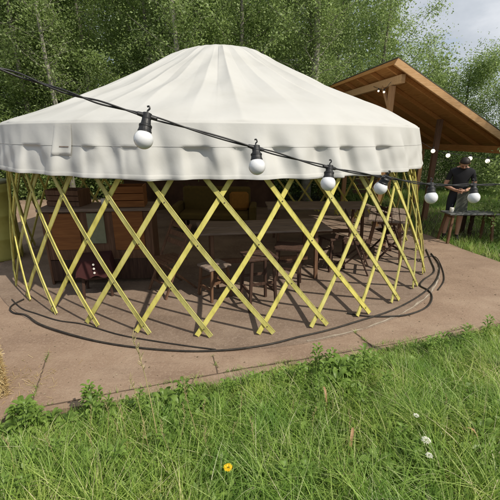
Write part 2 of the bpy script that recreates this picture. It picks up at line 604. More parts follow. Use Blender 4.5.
# grit and leaf crumbs lying on the concrete
n_ = 5200
gx, gy = RNG.uniform(-4.5, 6.5, n_), RNG.uniform(1.6, 7.5, n_)
ga = RNG.uniform(0, TAU, n_)
gs = RNG.uniform(.0025, .008, n_) * RNG.choice([1, 1, 1, 1.9], n_)
ok_ = ((gx * EDGE_N[0] + (gy - EDGE_A[1]) * EDGE_N[1]) < -.01) & (gx < 3.6) & (np.hypot(gx - YC[0], gy - YC[1]) > FR + .015)
gx, gy, ga, gs = gx[ok_], gy[ok_], ga[ok_], gs[ok_]
qd = []
for kx, kz in ((0, .35), (1.57, .9), (3.14, .35), (4.71, .8)):
    k_ = 1.0 if kx in (0, 3.14) else .6
    qd.append(np.stack([gx + np.cos(ga + kx) * gs * k_, gy + np.sin(ga + kx) * gs * k_, .001 + gs * kz * .5], -1))
tag(link('leaf_litter', quads_mesh('leaf_litter', np.stack(qd, 1), leaf_mat('litter', [(0, (.10, .07, .045)), (.6, (.2, .15, .10)), (1, (.38, .31, .22))], trans=0.0))),
    'scattered grit and leaf crumbs on the brown concrete', 'litter', kind='stuff')

# ------------------------------------------------------------------ the yurt
yurt = thing('yurt', 'large round tent with cream canvas roof on an open yellow lattice wall', 'tent')


def px_theta(px):
    t = np.linspace(-1.0, 1.0, 2001)
    X = HC[0] + HR * np.sin(t)
    Y = HC[1] - HR * np.cos(t)
    Zr = Z_SEAM - EYE
    d = Y * CP - Zr * SP
    return float(np.interp(px, 250 + F * X / d, t))


# hanging folds of the skirt: (theta, depth, width, slant)
FOLDS = []
for px_, amp, wd, sl in [(16, .03, .05, .1), (49, .035, .028, .02), (64, -.03, .05, -.1), (90, .05, .04, .06), (104, -.045, .05, .25), (126, .03, .05, -.1),
                         (146, .055, .030, .04), (158, -.055, .045, .22), (182, .035, .06, -.15), (200, -.04, .035, .12), (214, .035, .05, .1),
                         (240, -.03, .05, -.1), (264, .045, .035, .02), (280, -.035, .05, .2), (305, .04, .045, -.15), (322, -.045, .04, .15),
                         (338, .055, .032, .1), (352, -.045, .04, .25), (376, .05, .035, .05), (387, -.05, .035, .2), (404, .045, .04, .08), (415, -.03, .04, .1)]:
    FOLDS.append((px_theta(px_), amp, wd, sl))
for k in range(26):
    FOLDS.append((1.35 + k * 0.145 + random.uniform(-.04, .04), random.choice((-1, 1)) * random.uniform(.02, .045), random.uniform(.03, .05), random.uniform(-.1, .2)))


def fold(th, z):
    f_ = np.clip((Z_EAVE - z) / (Z_EAVE - Z_HEM), 0, 1)
    amt = 0.12 + 0.88 * smoothstep(0.0, 0.7, f_)
    s = np.zeros(np.broadcast(th, z).shape)
    for t0, a, w_, sl in FOLDS:
        d = (th - t0 - sl * 0.22 * (f_ - 0.5) + np.pi) % TAU - np.pi
        d = np.where(d > 0, d * 1.7, d * 0.8)
        s = s + a * 1.0 * np.exp(-(d / w_) ** 2) + a * 0.30 * np.exp(-(d / (w_ * 2.4)) ** 2)
    s = s + 0.008 * np.sin(th * 31 + 2 * np.sin(z * 9)) + 0.005 * np.sin(th * 67 + z * 14)
    return s * amt


TUCKS = [(px_theta(a_), px_theta(b_), d_) for a_, b_, d_ in ((18, 34, .03), (78, 92, .03), (118, 134, .03), (181, 208, .05), (232, 243, .03), (274, 292, .04), (318, 330, .035), (344, 356, .045), (383, 394, .045))]


def tuck(th, z):
    f_ = smoothstep(Z_SEAM + .012, Z_SEAM - .03, z) * (1 - .35 * smoothstep(Z_SEAM - .1, Z_HEM, z))
    s = np.zeros(np.broadcast(th, z).shape)
    for a_, b_, d_ in TUCKS:
        drift = .05 * (Z_SEAM - z)
        s = s - d_ * .25 * (1 + np.tanh((th - a_ - drift) / .007)) * (1 - np.tanh((th - b_ - drift * 2) / .010))
    return s * f_


def surf(th, z, off=0.0):
    """A point of the hanging skirt."""
    f_ = np.clip((Z_EAVE - z) / (Z_EAVE - Z_HEM), 0, 1.2)
    r = ER + (HR + .012 - ER) * f_ + off + fold(th, z) + tuck(th, z)
    return np.stack([HC[0] + r * np.sin(th), HC[1] - r * np.cos(th), z + 0 * th], -1)


NT = 1300
TH = np.linspace(-np.pi, np.pi, NT, endpoint=False)
RIDGES = np.sort((np.arange(36) + RNG.uniform(-.25, .25, 36)) * TAU / 36)
RIDGE_A = RNG.uniform(0.08, 0.5, 36) + (RNG.uniform(0, 1, 36) < .38) * RNG.uniform(.5, 1.1, 36)
radii = np.concatenate([np.linspace(0.0, 0.6, 12), np.linspace(0.66, 1.2, 16), np.linspace(1.24, ER - 0.05, 50), [ER - 0.03, ER - 0.012, ER - 0.003, ER + .001]])
PR = np.array([(0, 3.475), (.3, 3.463), (.55, 3.425), (.75, 3.355), (.9, 3.285), (1.1, 3.175), (1.4, 3.025), (2.0, 2.74), (2.8, 2.42), (3.25, 2.235), (ER - .05, 2.172),
               (ER - .03, 2.16), (ER - .012, 2.149), (ER - .003, 2.132), (ER + .001, 2.112)])
rows = []
for r in radii:
    z = np.interp(r, PR[:, 0], PR[:, 1])
    d = np.abs((TH[:, None] - RIDGES[None, :] + np.pi) % TAU - np.pi)
    k = d.argmin(1)
    dm = d.min(1) * max(r, 0.2)                              # metres from the nearest roof pole
    ridge = RIDGE_A[k] * np.exp(-np.abs(dm) / (0.045 + 0.018 * r))
    amp = 0.046 * smoothstep(0.55, 0.9, r) * (1 - 0.72 * smoothstep(1.3, 3.3, r)) + 0.006 * smoothstep(1.0, 2.0, r)
    sag = -0.022 * smoothstep(1.0, 2.0, r) * (1 - smoothstep(2.4, 3.3, r)) * np.clip(dm / 0.15, 0, 1)
    wr = 0.010 * np.sin(TH * 9 + r * 2.2) * np.sin(r * 3.1 + 2 * np.sin(TH * 5)) + 0.006 * np.sin(TH * 23 + r * 5)
    wr = wr * smoothstep(0.3, 1.0, r) * (1 - smoothstep(3.2, 3.5, r))
    zz = z + amp * (ridge - 0.3) + sag + wr
    e = smoothstep(ER - 0.25, ER, r)
    rr = r + e * fold(TH, np.full(NT, Z_EAVE - 0.03))
    zz = zz + e * 0.016 * np.sin(TH * 14 + 1.5 * np.sin(TH * 5)) * (1 - e)
    zz = zz + .016 * r * np.sin(TH) * smoothstep(ER + .01, ER - .5, r)         # the roof leans a little
    rows.append(np.stack([HC[0] + .03 * (1 - r / ER) + rr * np.sin(TH), HC[1] - rr * np.cos(TH), zz], -1))
roof = link('roof_canvas', grid_mesh('roof_canvas', np.stack(rows), M['canvas'], wrap=True), yurt)

zs = np.concatenate([[Z_EAVE - 0.035, Z_EAVE - 0.055, Z_EAVE - 0.08], np.linspace(Z_EAVE - 0.12, Z_HEM + 0.01, 30), [Z_HEM]])
rows = []
for z in zs:
    e = (Z_EAVE - z) / (Z_EAVE - Z_HEM)
    hem_wave = 0.008 * np.sin(TH * 11) + 0.004 * np.sin(TH * 29 + 1)
    p = surf(TH, np.full(NT, z), -0.005)
    p[:, 2] += hem_wave * max(0, e - 0.5) * 2
    rows.append(p)
val = link('canvas_skirt', grid_mesh('canvas_skirt', np.stack(rows), M['canvas'], wrap=True), yurt)
sol = val.modifiers.new('thick', 'SOLIDIFY')
sol.thickness = 0.004
rows = [surf(TH, np.full(NT, Z_SEAM + k), 0.001 + (0.0012 if abs(k) < 0.003 else 0)) for k in (0.004, 0.002, -0.002, -0.004)]
link('stitched_seam', grid_mesh('stitched_seam', np.stack(rows), M['canvas_seam'], wrap=True), val)
rows = [surf(TH, np.full(NT, Z_HEM + k), 0.002 + (0.002 if 0.01 < k < 0.04 else 0)) for k in (0.045, 0.038, 0.012, 0.004)]
link('hem_band', grid_mesh('hem_band', np.stack(rows), M['canvas'], wrap=True), val)
# pouch-like patch on the left of the skirt
t0, t1 = px_theta(49), px_theta(65)
tt = np.linspace(t0, t1, 18)
rows = []
for i, z in enumerate(np.linspace(2.11, 1.80, 16)):
    f_ = i / 15
    o = 0.006 + 0.024 * f_ ** 1.8
    if i == 15:
        o = 0.006
    rows.append(surf(tt, np.full(18, z), o * (1 - 0.35 * np.abs(np.linspace(-1, 1, 18)) ** 6)))
link('patch_flap', grid_mesh('patch_flap', np.stack(rows), M['canvas']), val)
ts = np.linspace(px_theta(54), px_theta(63), 10)
rows = [surf(ts, np.full(10, z), 0.006 + 0.024 * ((2.11 - z) / 0.31) ** 1.8 + 0.004) for z in (1.895, 1.885)]
link('patch_stitching', grid_mesh('patch_stitching', np.stack(rows), M['old_wood'], False), val)

NL, TH0, DTH = 36, 0.0206, 0.3314
LW, LT = 0.052, 0.016
BOLT = None
Z_TOP = 1.78


def lath_point(theta, z, off):
    f_ = z / Z_HEM
    c = YC + (HC - YC) * f_
    r = YR + (HR - 0.115 - YR) * f_ + off
    return Vector((c[0] + r * math.sin(theta), c[1] - r * math.cos(theta), z))


def lath(tb, sgn, off):
    mb = MB()
    n = 14
    ztop = Z_TOP + random.uniform(-.03, .03)
    zb = FZ + 0.004 + random.uniform(0, .012)
    jit = random.uniform(-.006, .006)
    jt = random.uniform(-.006, .006)
    wob = random.uniform(-.007, .007)
    rings = []
    for i in range(n + 1):
        z = zb + (ztop - zb) * i / n
        th_ = tb + jit + (sgn * DTH + jt) * (z - zb) / (Z_HEM) + wob * math.sin(math.pi * i / n)
        p = lath_point(th_, z, off)
        q = lath_point(th_ + 0.001, z, off)
        z2 = z + 0.02
        th2 = th_ + (sgn * DTH + jt) * 0.02 / Z_HEM
        d = (lath_point(th2, z2, off) - p).normalized()
        tang = (q - p).normalized()
        nrm = tang.cross(Vector((0, 0, 1))).normalized()
        side = d.cross(nrm).normalized()
        if i == 0:                                   # square-cut foot
            pass
        b_ = 0.003
        ring = []
        for a, c_ in ((-1, -1), (1, -1), (1, 1), (-1, 1)):
            w2, t2 = LW / 2, LT / 2
            if a * c_ > 0:
                ring.append(p + side * a * (w2 - b_) + nrm * c_ * t2)
                ring.append(p + side * a * w2 + nrm * c_ * (t2 - b_))
            else:
                ring.append(p + side * a * w2 + nrm * c_ * (t2 - b_))
                ring.append(p + side * a * (w2 - b_) + nrm * c_ * t2)
        rings.append(ring)
    vs = [tuple(p) for r in rings for p in r]
    fs = []
    for i in range(n):
        for k in range(8):
            k2 = (k + 1) % 8
            fs.append((i * 8 + k, i * 8 + k2, (i + 1) * 8 + k2, (i + 1) * 8 + k))
    fs.append(tuple(range(7, -1, -1)))
    fs.append(tuple(n * 8 + k for k in range(8)))
    low = min(p[2] for p in vs)
    vs = [(x, y, z - low + FZ + 0.003) for x, y, z in vs]
    mb.add(vs, fs)
    nf = len(mb.f)
    if sgn < 0:
        D_ = DTH / Z_HEM
        for m_ in range(5):
            z = (.0435 + m_ * TAU / NL) / (2 * D_)
            if z > ztop - .03:
                continue
            zc = zb + (z - zb)
            p = lath_point(tb + jit + (sgn * DTH + jt) * (zc - zb) / Z_HEM + wob * math.sin(math.pi * (zc - zb) / (ztop - zb)), zc, off)
            q = lath_point(tb + jit + (sgn * DTH + jt) * (zc - zb) / Z_HEM + .001, zc, off)
            nrm = (q - p).cross(Vector((0, 0, 1))).normalized()
            nrm = nrm if nrm.dot(Vector((p.x - YC[0], p.y - YC[1], 0))) > 0 else -nrm
            mb.lathe([(.0075, 0), (.0075, .002), (.0045, .0042)], 8, p + nrm * (LT / 2 - .0005), Vector((0, 0, 1)).rotation_difference(nrm).to_matrix())
    o_ = mb.build('lath', M['lath'], yurt)
    o_.data.materials.append(M['bolt'])
    for i_ in range(nf, len(mb.f)):
        o_.data.polygons[i_].material_index = 1
    return o_


for k in range(NL):
    a = TH0 + k * TAU / NL
    lath(a, -1, 0.0095)
    lath(a - 0.0435, 1, -0.0095)
for k in range(18):                                   # roof poles under the canvas
    a = (k + 0.5) * TAU / 18
    p0 = Vector((HC[0] + (HR - 0.12) * math.sin(a), HC[1] - (HR - 0.12) * math.cos(a), 2.04))
    p1 = Vector((HC[0] + 0.62 * math.sin(a), HC[1] - 0.62 * math.cos(a), 3.33))
    MB().tube([p0, p0.lerp(p1, 0.5) + Vector((0, 0, -0.06)), p1], 0.022, 6).build('roof_pole', M['brown_wood'], yurt)

# tarpaulin wall along the back of the lattice, inside
tt = np.linspace(2.78, 4.05, 120)
rows = []
for z in np.linspace(FZ + 0.01, 1.98, 14):
    rr = YR - 0.16 + 0.012 * np.sin(tt * 47) + 0.02 * np.sin(tt * 19 + z * 2) - 0.06 * z
    rows.append(np.stack([YC[0] - 0.08 * z + rr * np.sin(tt), YC[1] + 0.12 * z - rr * np.cos(tt), np.full_like(tt, z)], -1))
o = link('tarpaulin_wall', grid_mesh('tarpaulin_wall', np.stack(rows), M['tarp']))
tag(o, 'dark brown tarpaulin hung as wall along the back of the tent', 'tarpaulin')

# ------------------------------------------------------------------ furniture inside the tent
def rotz(a):
    return Matrix.Rotation(a, 3, 'Z')


def trestle_table(label, loc, rz, L=1.7, W=0.72, H=0.75):
    t = thing('trestle_table', label, 'table', (loc[0], loc[1], FZ + 0.001), rz, 'plank tables inside the tent')
    mb = MB()
    for k in range(5):
        y = -W / 2 + W / 10 + k * W / 5
        mb.box((random.uniform(-.01, .01), y, H - 0.015 + random.uniform(-.003, .003)), (L, W / 5 - 0.012, 0.03), bev=0.004)
    mb.build('tabletop', M['old_wood'], t)
    for sx in (-1, 1):
        for sy in (-1, 1):
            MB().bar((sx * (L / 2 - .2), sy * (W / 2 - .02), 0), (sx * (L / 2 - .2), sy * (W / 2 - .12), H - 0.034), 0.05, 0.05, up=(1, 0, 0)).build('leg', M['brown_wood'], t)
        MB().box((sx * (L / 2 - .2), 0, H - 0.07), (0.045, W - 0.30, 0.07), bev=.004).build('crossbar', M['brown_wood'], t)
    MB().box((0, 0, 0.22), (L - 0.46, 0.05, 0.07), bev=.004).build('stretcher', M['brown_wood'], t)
    return t


def stool(label, loc, rz, H=0.62, mat='dark_wood', w=0.34):
    t = thing('stool', label, 'stool', (loc[0], loc[1], FZ + 0.001), rz, 'wooden stools inside the tent')
    mb = MB()
    for k in range(3):
        mb.box((0, -w / 3 + k * w / 3, H - 0.014), (w + 0.03, w / 3 - 0.006, 0.028), bev=0.004)
    mb.build('seat', M['old_wood' if mat == 'brown_wood' else mat], t)
    for sx in (-1, 1):
        for sy in (-1, 1):
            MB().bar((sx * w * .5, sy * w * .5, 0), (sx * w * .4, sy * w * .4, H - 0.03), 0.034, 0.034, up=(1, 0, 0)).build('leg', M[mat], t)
    for sx in (-1, 1):
        MB().box((sx * w * .455, 0, H * .34), (0.02, w * .84, 0.03)).build('rung', M[mat], t)
        MB().box((0, sx * w * .44, H * .52), (w * .8, 0.02, 0.03)).build('rung', M[mat], t)
    return t


def folding_chair(label, loc, rz, mat='dark_wood', lean=0.0):
    t = thing('folding_chair', label, 'chair', (loc[0], loc[1], FZ + 0.001), rz, 'folding chairs inside the tent')
    for sx in (-1, 1):
        x = sx * 0.21
        MB().bar((x, -0.24, 0.0), (x, 0.20, 0.92), 0.022, 0.040, up=(1, 0, 0)).build('leg', M[mat], t)
        x = sx * 0.185
        MB().bar((x, 0.26, 0.0), (x, -0.20, 0.46), 0.022, 0.036, up=(1, 0, 0)).build('leg', M[mat], t)
    mb = MB()
    for k in range(5):
        mb.box((0, -0.19 + k * 0.078, 0.462 - k * .004), (0.35, 0.062, 0.018), bev=.003)
    mb.build('seat', M[mat], t)
    mb = MB()
    for z in (0.66, 0.76, 0.86):
        y = -0.24 + 0.44 * z / 0.92
        mb.box((0, y + .012, z), (0.40, 0.016, 0.07), Matrix.Rotation(-0.42, 3, 'X'), bev=.003)
    mb.build('backrest', M[mat], t)
    MB().box((0, -0.24 + .44 * .16, .147), (0.40, 0.02, 0.03)).build('rung', M[mat], t)
    return t


p = pz(262, 226, .75); trestle_table('plank table nearest the lattice front, wooden stools under it', p, 0.16, 1.9)
p = pz(318, 205, .75); trestle_table('weathered plank table deeper in the tent behind the front table', p, 0.05, 2.0)
p = pz(388, 214, .75); trestle_table('short plank table by the right side of the lattice wall', p, 1.2, 1.2, .6)
p = pz(258, 305, 0); stool('dark wooden stool under the near plank table, tallest of the stools', p, 0.35, .66)
p = pz(287, 287, 0); stool('dark wooden stool standing behind the tallest stool, beneath plank table edge', p, -0.2, .60)
p = pz(215, 296, 0); stool('pale topped low wooden stool with light brown legs beside the dark stools', p, 0.7, .44, 'brown_wood', .30)
p = pz(330, 268, 0); stool('small dark stool between the plank tables and the folding chairs', p, 0.5, .52, w=.30)
p = pz(352, 270, 0); folding_chair('dark folding chair seen side on, legs forming a wide cross', p, 1.25)
p = pz(385, 256, 0); folding_chair('dark folding chair nearest the right end of the lattice wall', p, 1.75)
p = pz(173, 290, 0); folding_chair('folding chair with worn brown legs left of the low stool', p, -0.8, 'brown_wood')

# counter at the left back
p = pz(92, 206, 1.08)
p = pz(100, 206, 1.08)
bar = thing('bar_counter', 'wooden bar counter with boarded front at the left inside the tent', 'counter', (p.x, p.y, FZ + 0.001), 0.1)
MB().box((0, 0, 1.06), (1.46, 0.5, 0.04), bev=.005).build('counter_top', M['old_wood'], bar)
MB().box((0, -0.165, 0.69), (1.38, 0.025, 0.66), bev=.004).build('front_panel', M['brown_wood'], bar)
for x, w_, z_, h_, mt in ((-0.42, 0.36, .76, .50, 'crate'), (-0.02, 0.22, .80, .42, 'grey_green'), (0.40, 0.40, .76, .54, 'crate')):
    MB().box((x, -0.19, z_), (w_, 0.02, h_), bev=.004).build('front_board', M[mt], bar)
MB().box((0, -0.17, 0.20), (1.40, 0.025, 0.30), bev=.004).build('kick_board', M['dark_wood'], bar)
for x in (-0.70, 0.70):
    MB().box((x, 0.02, 0.52), (0.03, 0.42, 1.035), bev=.004).build('side_panel', M['brown_wood'], bar)
MB().box((0, 0.05, 0.5), (1.36, 0.36, 0.025)).build('shelf', M['brown_wood'], bar)

p = pz(100, 200, 1.2)


def crate(label, loc, rz, s=(0.42, 0.32, 0.28), mat='crate', z=None):
    t = thing('wooden_crate', label, 'crate', loc, rz, 'wooden crates on the counter')
    X, Y, Z = s
    for sy in (-1, 1):
        mb = MB()
        for k in range(3):
            mb.box((0, sy * (Y / 2 - .006), Z / 6 + k * Z / 3), (X, .012, Z / 3 - .012))
        mb.build('side_slats', M[mat], t)
    for sx in (-1, 1):
        MB().box((sx * (X / 2 - .008), 0, Z / 2), (.014, Y - .03, Z)).build('end_board', M[mat], t)
    MB().box((0, 0, .008), (X - .04, Y - .03, .012)).build('base_board', M[mat], t)
    return t


cx, cy = bar.location.x, bar.location.y
crate('orange wooden crate on the counter top, nearer the tent middle', (cx + .42, cy, FZ + 1.082), .15)
crate('brown wooden crate at the outer end of the counter top', (cx - .42, cy + .02, FZ + 1.082), -.1, (.46, .3, .22), 'brown_wood')
mb = MB().lathe([(.035, 0), (.04, .004), (.042, .10), (.038, .105)], 16, (cx + .1, cy - .08, FZ + 1.082))
tag(mb.build('cup', M['white'], smooth=True), 'white cup between the two crates on the bar counter', 'cup')

# olive and orange cloths over a bench at the back
p = pz(214, 214, .45)
bench = thing('settee', 'settee covered in olive yellow cloth at the back of the tent', 'settee', (p.x, p.y + .3, FZ + .001), -0.05)
MB().box((0, 0, .36), (1.5, .55, .16), bev=.04).build('seat', M['olive_cloth'], bench)
MB().box((0, .26, .66), (1.5, .14, .56), bev=.04).build('backrest', M['olive_cloth'], bench)
for sx in (-1, 1):
    MB().box((sx * .82, 0, .36), (.14, .6, .5), bev=.03).build('armrest', M['olive_cloth'], bench)
    for sy in (-1, 1):
        MB().box((sx * .66, sy * .2, .14), (.06, .06, .28)).build('leg', M['dark_wood'], bench)
mb = MB()
mb.box((0, 0, .2), (.42, .13, .40), bev=.05)
o = mb.build('cushion', M['orange_cloth'], loc=(p.x + .52, p.y + .36, FZ + .45))
o.rotation_euler = (-.2, 0, .1)
tag(o, 'orange cushion leaning on the back of the olive settee', 'cushion')

# dark red cloth with pale buttons on a stool
p = pz(97, 296, 0)
s_ = stool('stool under the dark red cloth near the left lattice', (p.x, p.y + .1), .3, .50)
rows = []
L = np.linspace(-1, 1, 17)
for v in np.linspace(-1, 1, 17):
    e = np.maximum(np.abs(L), abs(v))
    x = L * .215
    y = np.full_like(L, v * .215)
    z = np.where(e > .93, -.20 + .02 * np.sin(7 * L + 5 * v), .006 + 0 * L)
    rows.append(np.stack([x * np.where(e > .93, 1.04, 1), y * np.where(e > .93, 1.04, 1), z], -1))
cl = link('red_cloth', grid_mesh('red_cloth', np.stack(rows), M['red_cloth'], False))
cl.location = (p.x, p.y + .1, FZ + .503)
cl.rotation_euler = (0, 0, .3)
tag(cl, 'dark red cloth with white buttons draped over a stool', 'cloth')
for k in range(3):
    MB().lathe([(.012, -.004), (.014, 0), (.012, .004)], 10, (.0, -.227, -.03 - k * .055), Matrix.Rotation(math.pi / 2, 3, 'X')).build('button', M['white'], cl)

# ------------------------------------------------------------------ hoses along the floor edge
def spline(pts, n=14):
    pts = [Vector(p) for p in pts]
    out = []
    for i in range(len(pts) - 1):
        p0, p1, p2, p3 = pts[max(i - 1, 0)], pts[i], pts[i + 1], pts[min(i + 2, len(pts) - 1)]
        for k in range(n):
            t = k / n
            out.append(0.5 * ((2 * p1) + (-p0 + p2) * t + (2 * p0 - 5 * p1 + 4 * p2 - p3) * t * t + (-p0 + 3 * p1 - 3 * p2 + p3) * t ** 3))
    out.append(pts[-1])
    return out


def hose(label, pix, r):
    pts = []
    for u, v in pix:
        q = pz(u, v, FZ)
        on = (Vector((q.x, q.y)) - Vector(YC)).length < FR + r
        pts.append(Vector((q.x, q.y, (FZ if on else 0.0) + r + .002)))
    mb = MB().tube(spline(pts), r, 8)
    return tag(mb.build('hose', M['hose'], smooth=True), label, 'hose', 'black hoses along the floor edge')


hose('black hose looping out over the floor edge at the right end of the tent',
     [(426, 250), (431, 262), (434, 272), (424, 280), (420, 286), (428, 291), (432, 297), (428, 306), (414, 313), (395, 317), (368, 317), (347, 314)], .010)
hose('black hose following the front curve of the round floor',
     [(24, 300), (14, 305), (10, 309), (14, 313), (26, 316), (40, 325), (66, 334), (100, 342), (140, 348), (180, 351), (212, 351), (246, 349), (275, 344), (298, 338), (328, 331), (358, 322), (392, 311), (420, 296), (436, 281), (439, 266), (431, 254)], .010)
hose('thin black hose lying just inside the left lattice feet',
     [(12, 300), (22, 309), (36, 314), (58, 321), (84, 325), (118, 335), (150, 341), (190, 347), (216, 350.3)], .007)
hose('thin brown-black hose curling past the rightmost lattice feet',
     [(418, 262), (427, 257), (436, 258), (442, 268), (444, 280), (438, 290)], .008)

# ------------------------------------------------------------------ open shed on the right
A = py(398, 60, 7.5)
Cc = pz(335, 85, A.z)
ax = (Cc - A).normalized()
r_ = ray(522, 149)
t_ = (A.x * ax.x + A.y * ax.y) / (r_.x * ax.x + r_.y * ax.y)
D = Vector((0, 0, EYE)) + r_ * t_
across = D - A
LEN = 5.2
shed = thing('open_shed', 'open timber shed with steep lean-to roof of orange boards', 'shed', (A.x, A.y, 0))
o0 = Vector((A.x, A.y, 0))
nrm = across.normalized().cross(ax).normalized()
if nrm.z < 0:
    nrm = -nrm
a_dir = across.normalized()
W_ = across.length


def shed_pt(s, l, n):
    return A + a_dir * s + ax * l + nrm * n - o0


mb = MB()
nb = 16
for k in range(nb):                                   # roof boards run along the length
    s0, s1 = W_ * k / nb + .003, W_ * (k + 1) / nb - .003
    j = random.uniform(0, .004)
    pts = [shed_pt(s, l, n + j) for l in (.03, LEN) for s, n in ((s0, 0), (s1, 0), (s1, .022), (s0, .022))]
    mb.add(pts, [(0, 1, 2, 3), (7, 6, 5, 4), (0, 4, 5, 1), (1, 5, 6, 2), (2, 6, 7, 3), (3, 7, 4, 0)])
mb.build('roof_boards', M['shed_wood'], shed)
mb = MB()
pts = [shed_pt(s, l, n) for l in (-.01, LEN + .02) for s, n in ((-.03, .03), (W_ + .04, .03), (W_ + .04, .05), (-.03, .05))]
mb.add(pts, [(0, 1, 2, 3), (7, 6, 5, 4), (0, 4, 5, 1), (1, 5, 6, 2), (2, 6, 7, 3), (3, 7, 4, 0)])
mb.build('roof_felt', M['felt'], shed)
MB().bar(shed_pt(-.02, 0, -.04), shed_pt(W_ + .03, 0, -.04), .03, .13, up=nrm).build('fascia', M['shed_trim'], shed)
MB().bar(shed_pt(-.012, .02, -.03), shed_pt(-.012, LEN, -.03), .022, .10, up=nrm).build('fascia', M['shed_wood'], shed)
for s in (.34, W_ * .93):
    MB().bar(shed_pt(s, .12, -.16), shed_pt(s, LEN - .1, -.16), .09, .16, up=(0, 0, 1)).build('beam', M['shed_trim' if s < 1 else 'shed_wood'], shed)
for l in np.linspace(.35, LEN - .3, 7):
    MB().bar(shed_pt(.02, l, -.045), shed_pt(W_ - .02, l, -.045), .045, .085, up=nrm).build('rafter', M['shed_wood'], shed)
for s in (.34, W_ * .93):
    for l in ((.45, LEN * .5, LEN - .35) if s < 1 else (LEN * .6, LEN - .35)):
        q = shed_pt(s, l, -.245)
        MB().box((q.x, q.y, q.z / 2 - .01), (.11, .11, q.z - .02), bev=.006).build('post', M['shed_post'], shed)
        if s < 1 and l < 1:
            q2 = shed_pt(s, l + .45, -.22)
            MB().bar((q.x, q.y, q.z - .5), q2, .05, .07).build('brace', M['shed_post'], shed)
# post beside the tent's right end, its darker wood standing in for roof shade
q = py(427, 200, 8.6)
zt = 0.0
rel = Vector((q.x - A.x, q.y - A.y))
s_h = rel.dot(Vector((a_dir.x, a_dir.y)).normalized()) / Vector((a_dir.x, a_dir.y)).length
ztop = A.z + a_dir.z * s_h - .12
MB().box((q.x - o0.x, q.y - o0.y, ztop / 2), (.11, .11, ztop), bev=.006).build('post', M['brown_wood'], shed)
# board wall at the shed's back, raised to darken the space under the roof
bw = MB()
for k in range(10):
    a0, a1 = shed_pt(.4, LEN - .32, 0), shed_pt(W_ * .92, LEN - .32, 0)
    z_ = .12 + k * .19
    bw.bar((a0.x, a0.y, z_), (a1.x, a1.y, z_), .025, .17, up=(0, 0, 1))
bw.build('shade_boarding', M['brown_wood'], shed)

# small lit string under the shed's low beam
ls = thing('string_lights', 'short string of small lit bulbs hanging under the shed roof', 'string lights', (0, 0, 0))
lit = [(384, 92, 7.9), (378.5, 91, 8.4), (433, 151, 7.6), (448, 155.5, 7.4), (470, 158.5, 7.3), (487.5, 161, 7.2)]
cab = []
for u, v, y in [(415, 138, 7.8), (433, 149, 7.6), (448, 153, 7.4), (470, 156, 7.3), (487.5, 158.6, 7.2), (515, 158, 7.1)]:
    cab.append(py(u, v, y))
MB().tube(spline(cab, 6), .005, 5).build('cable', M['black'], ls)
c2 = [py(u, v, y) for u, v, y in ((372, 86, 9.0), (378.5, 88.5, 8.4), (384, 89.5, 7.9), (391, 82, 7.75))]
MB().tube(spline(c2, 6), .005, 5).build('cable', M['black'], ls)
for i, (u, v, y) in enumerate(lit):
    c = py(u, v, y)
    rr = .042 if i > 1 else .022
    sk = MB().lathe([(.012, rr * .8), (.016, rr * .9), (.016, rr + .03), (.008, rr + .04)], 10, c).build('socket', M['black'], ls)
    prof = [(rr * math.sin(math.pi * k / 10) + .0005, -rr * math.cos(math.pi * k / 10)) for k in range(11)]
    MB().lathe(prof, 14, c).build('bulb', M['lit_globe'], sk, smooth=True)

# ------------------------------------------------------------------ festoon in the foreground
fs = thing('festoon_string', 'black festoon cable with white globe bulbs strung across in front of the tent', 'string lights', (0, 0, 0))
DEP = lambda k: .85 * (1 + .14 * k)
ANCH = [(147, 116), (256, 148), (329.5, 167.5), (386, 177.5), (431, 184.5), (473.5, 185)]
BULB = [(143.5, 139.5), (257, 166.5), (328, 183.5), (380.5, 188), (431.2, 197.6), (473.8, 197.6)]
cab = [pd(u, v, DEP(k)) for k, (u, v) in enumerate(ANCH)]
dirn = (cab[0] - cab[1])
pre = [pd(-110, 38, .60), pd(-2, 68, DEP(-1) * 1.02), pd(72, 94, DEP(-.45))]
end_post = Vector((2.7, 1.95, 2.02))
post = [pd(512, 183.5, 1.58), pd(560, 178, 1.74), Vector((1.9, 1.78, 1.90)), end_post]
far_l = Vector((-1.7, .5, 2.36))
path = spline([far_l, (far_l + pre[0]) / 2 + Vector((0, 0, -.03))] + pre + cab + post, 16)
for s in (-1, 1):
    tw = []
    for i, q in enumerate(path):
        a = i * .33
        gap = .0026 + .0012 * math.sin(i * .21) ** 2
        tw.append(q + Vector((0, math.cos(a), math.sin(a))) * gap * s)
    MB().tube(tw, .0022, 7).build('cable', M['black'], fs, smooth=True)
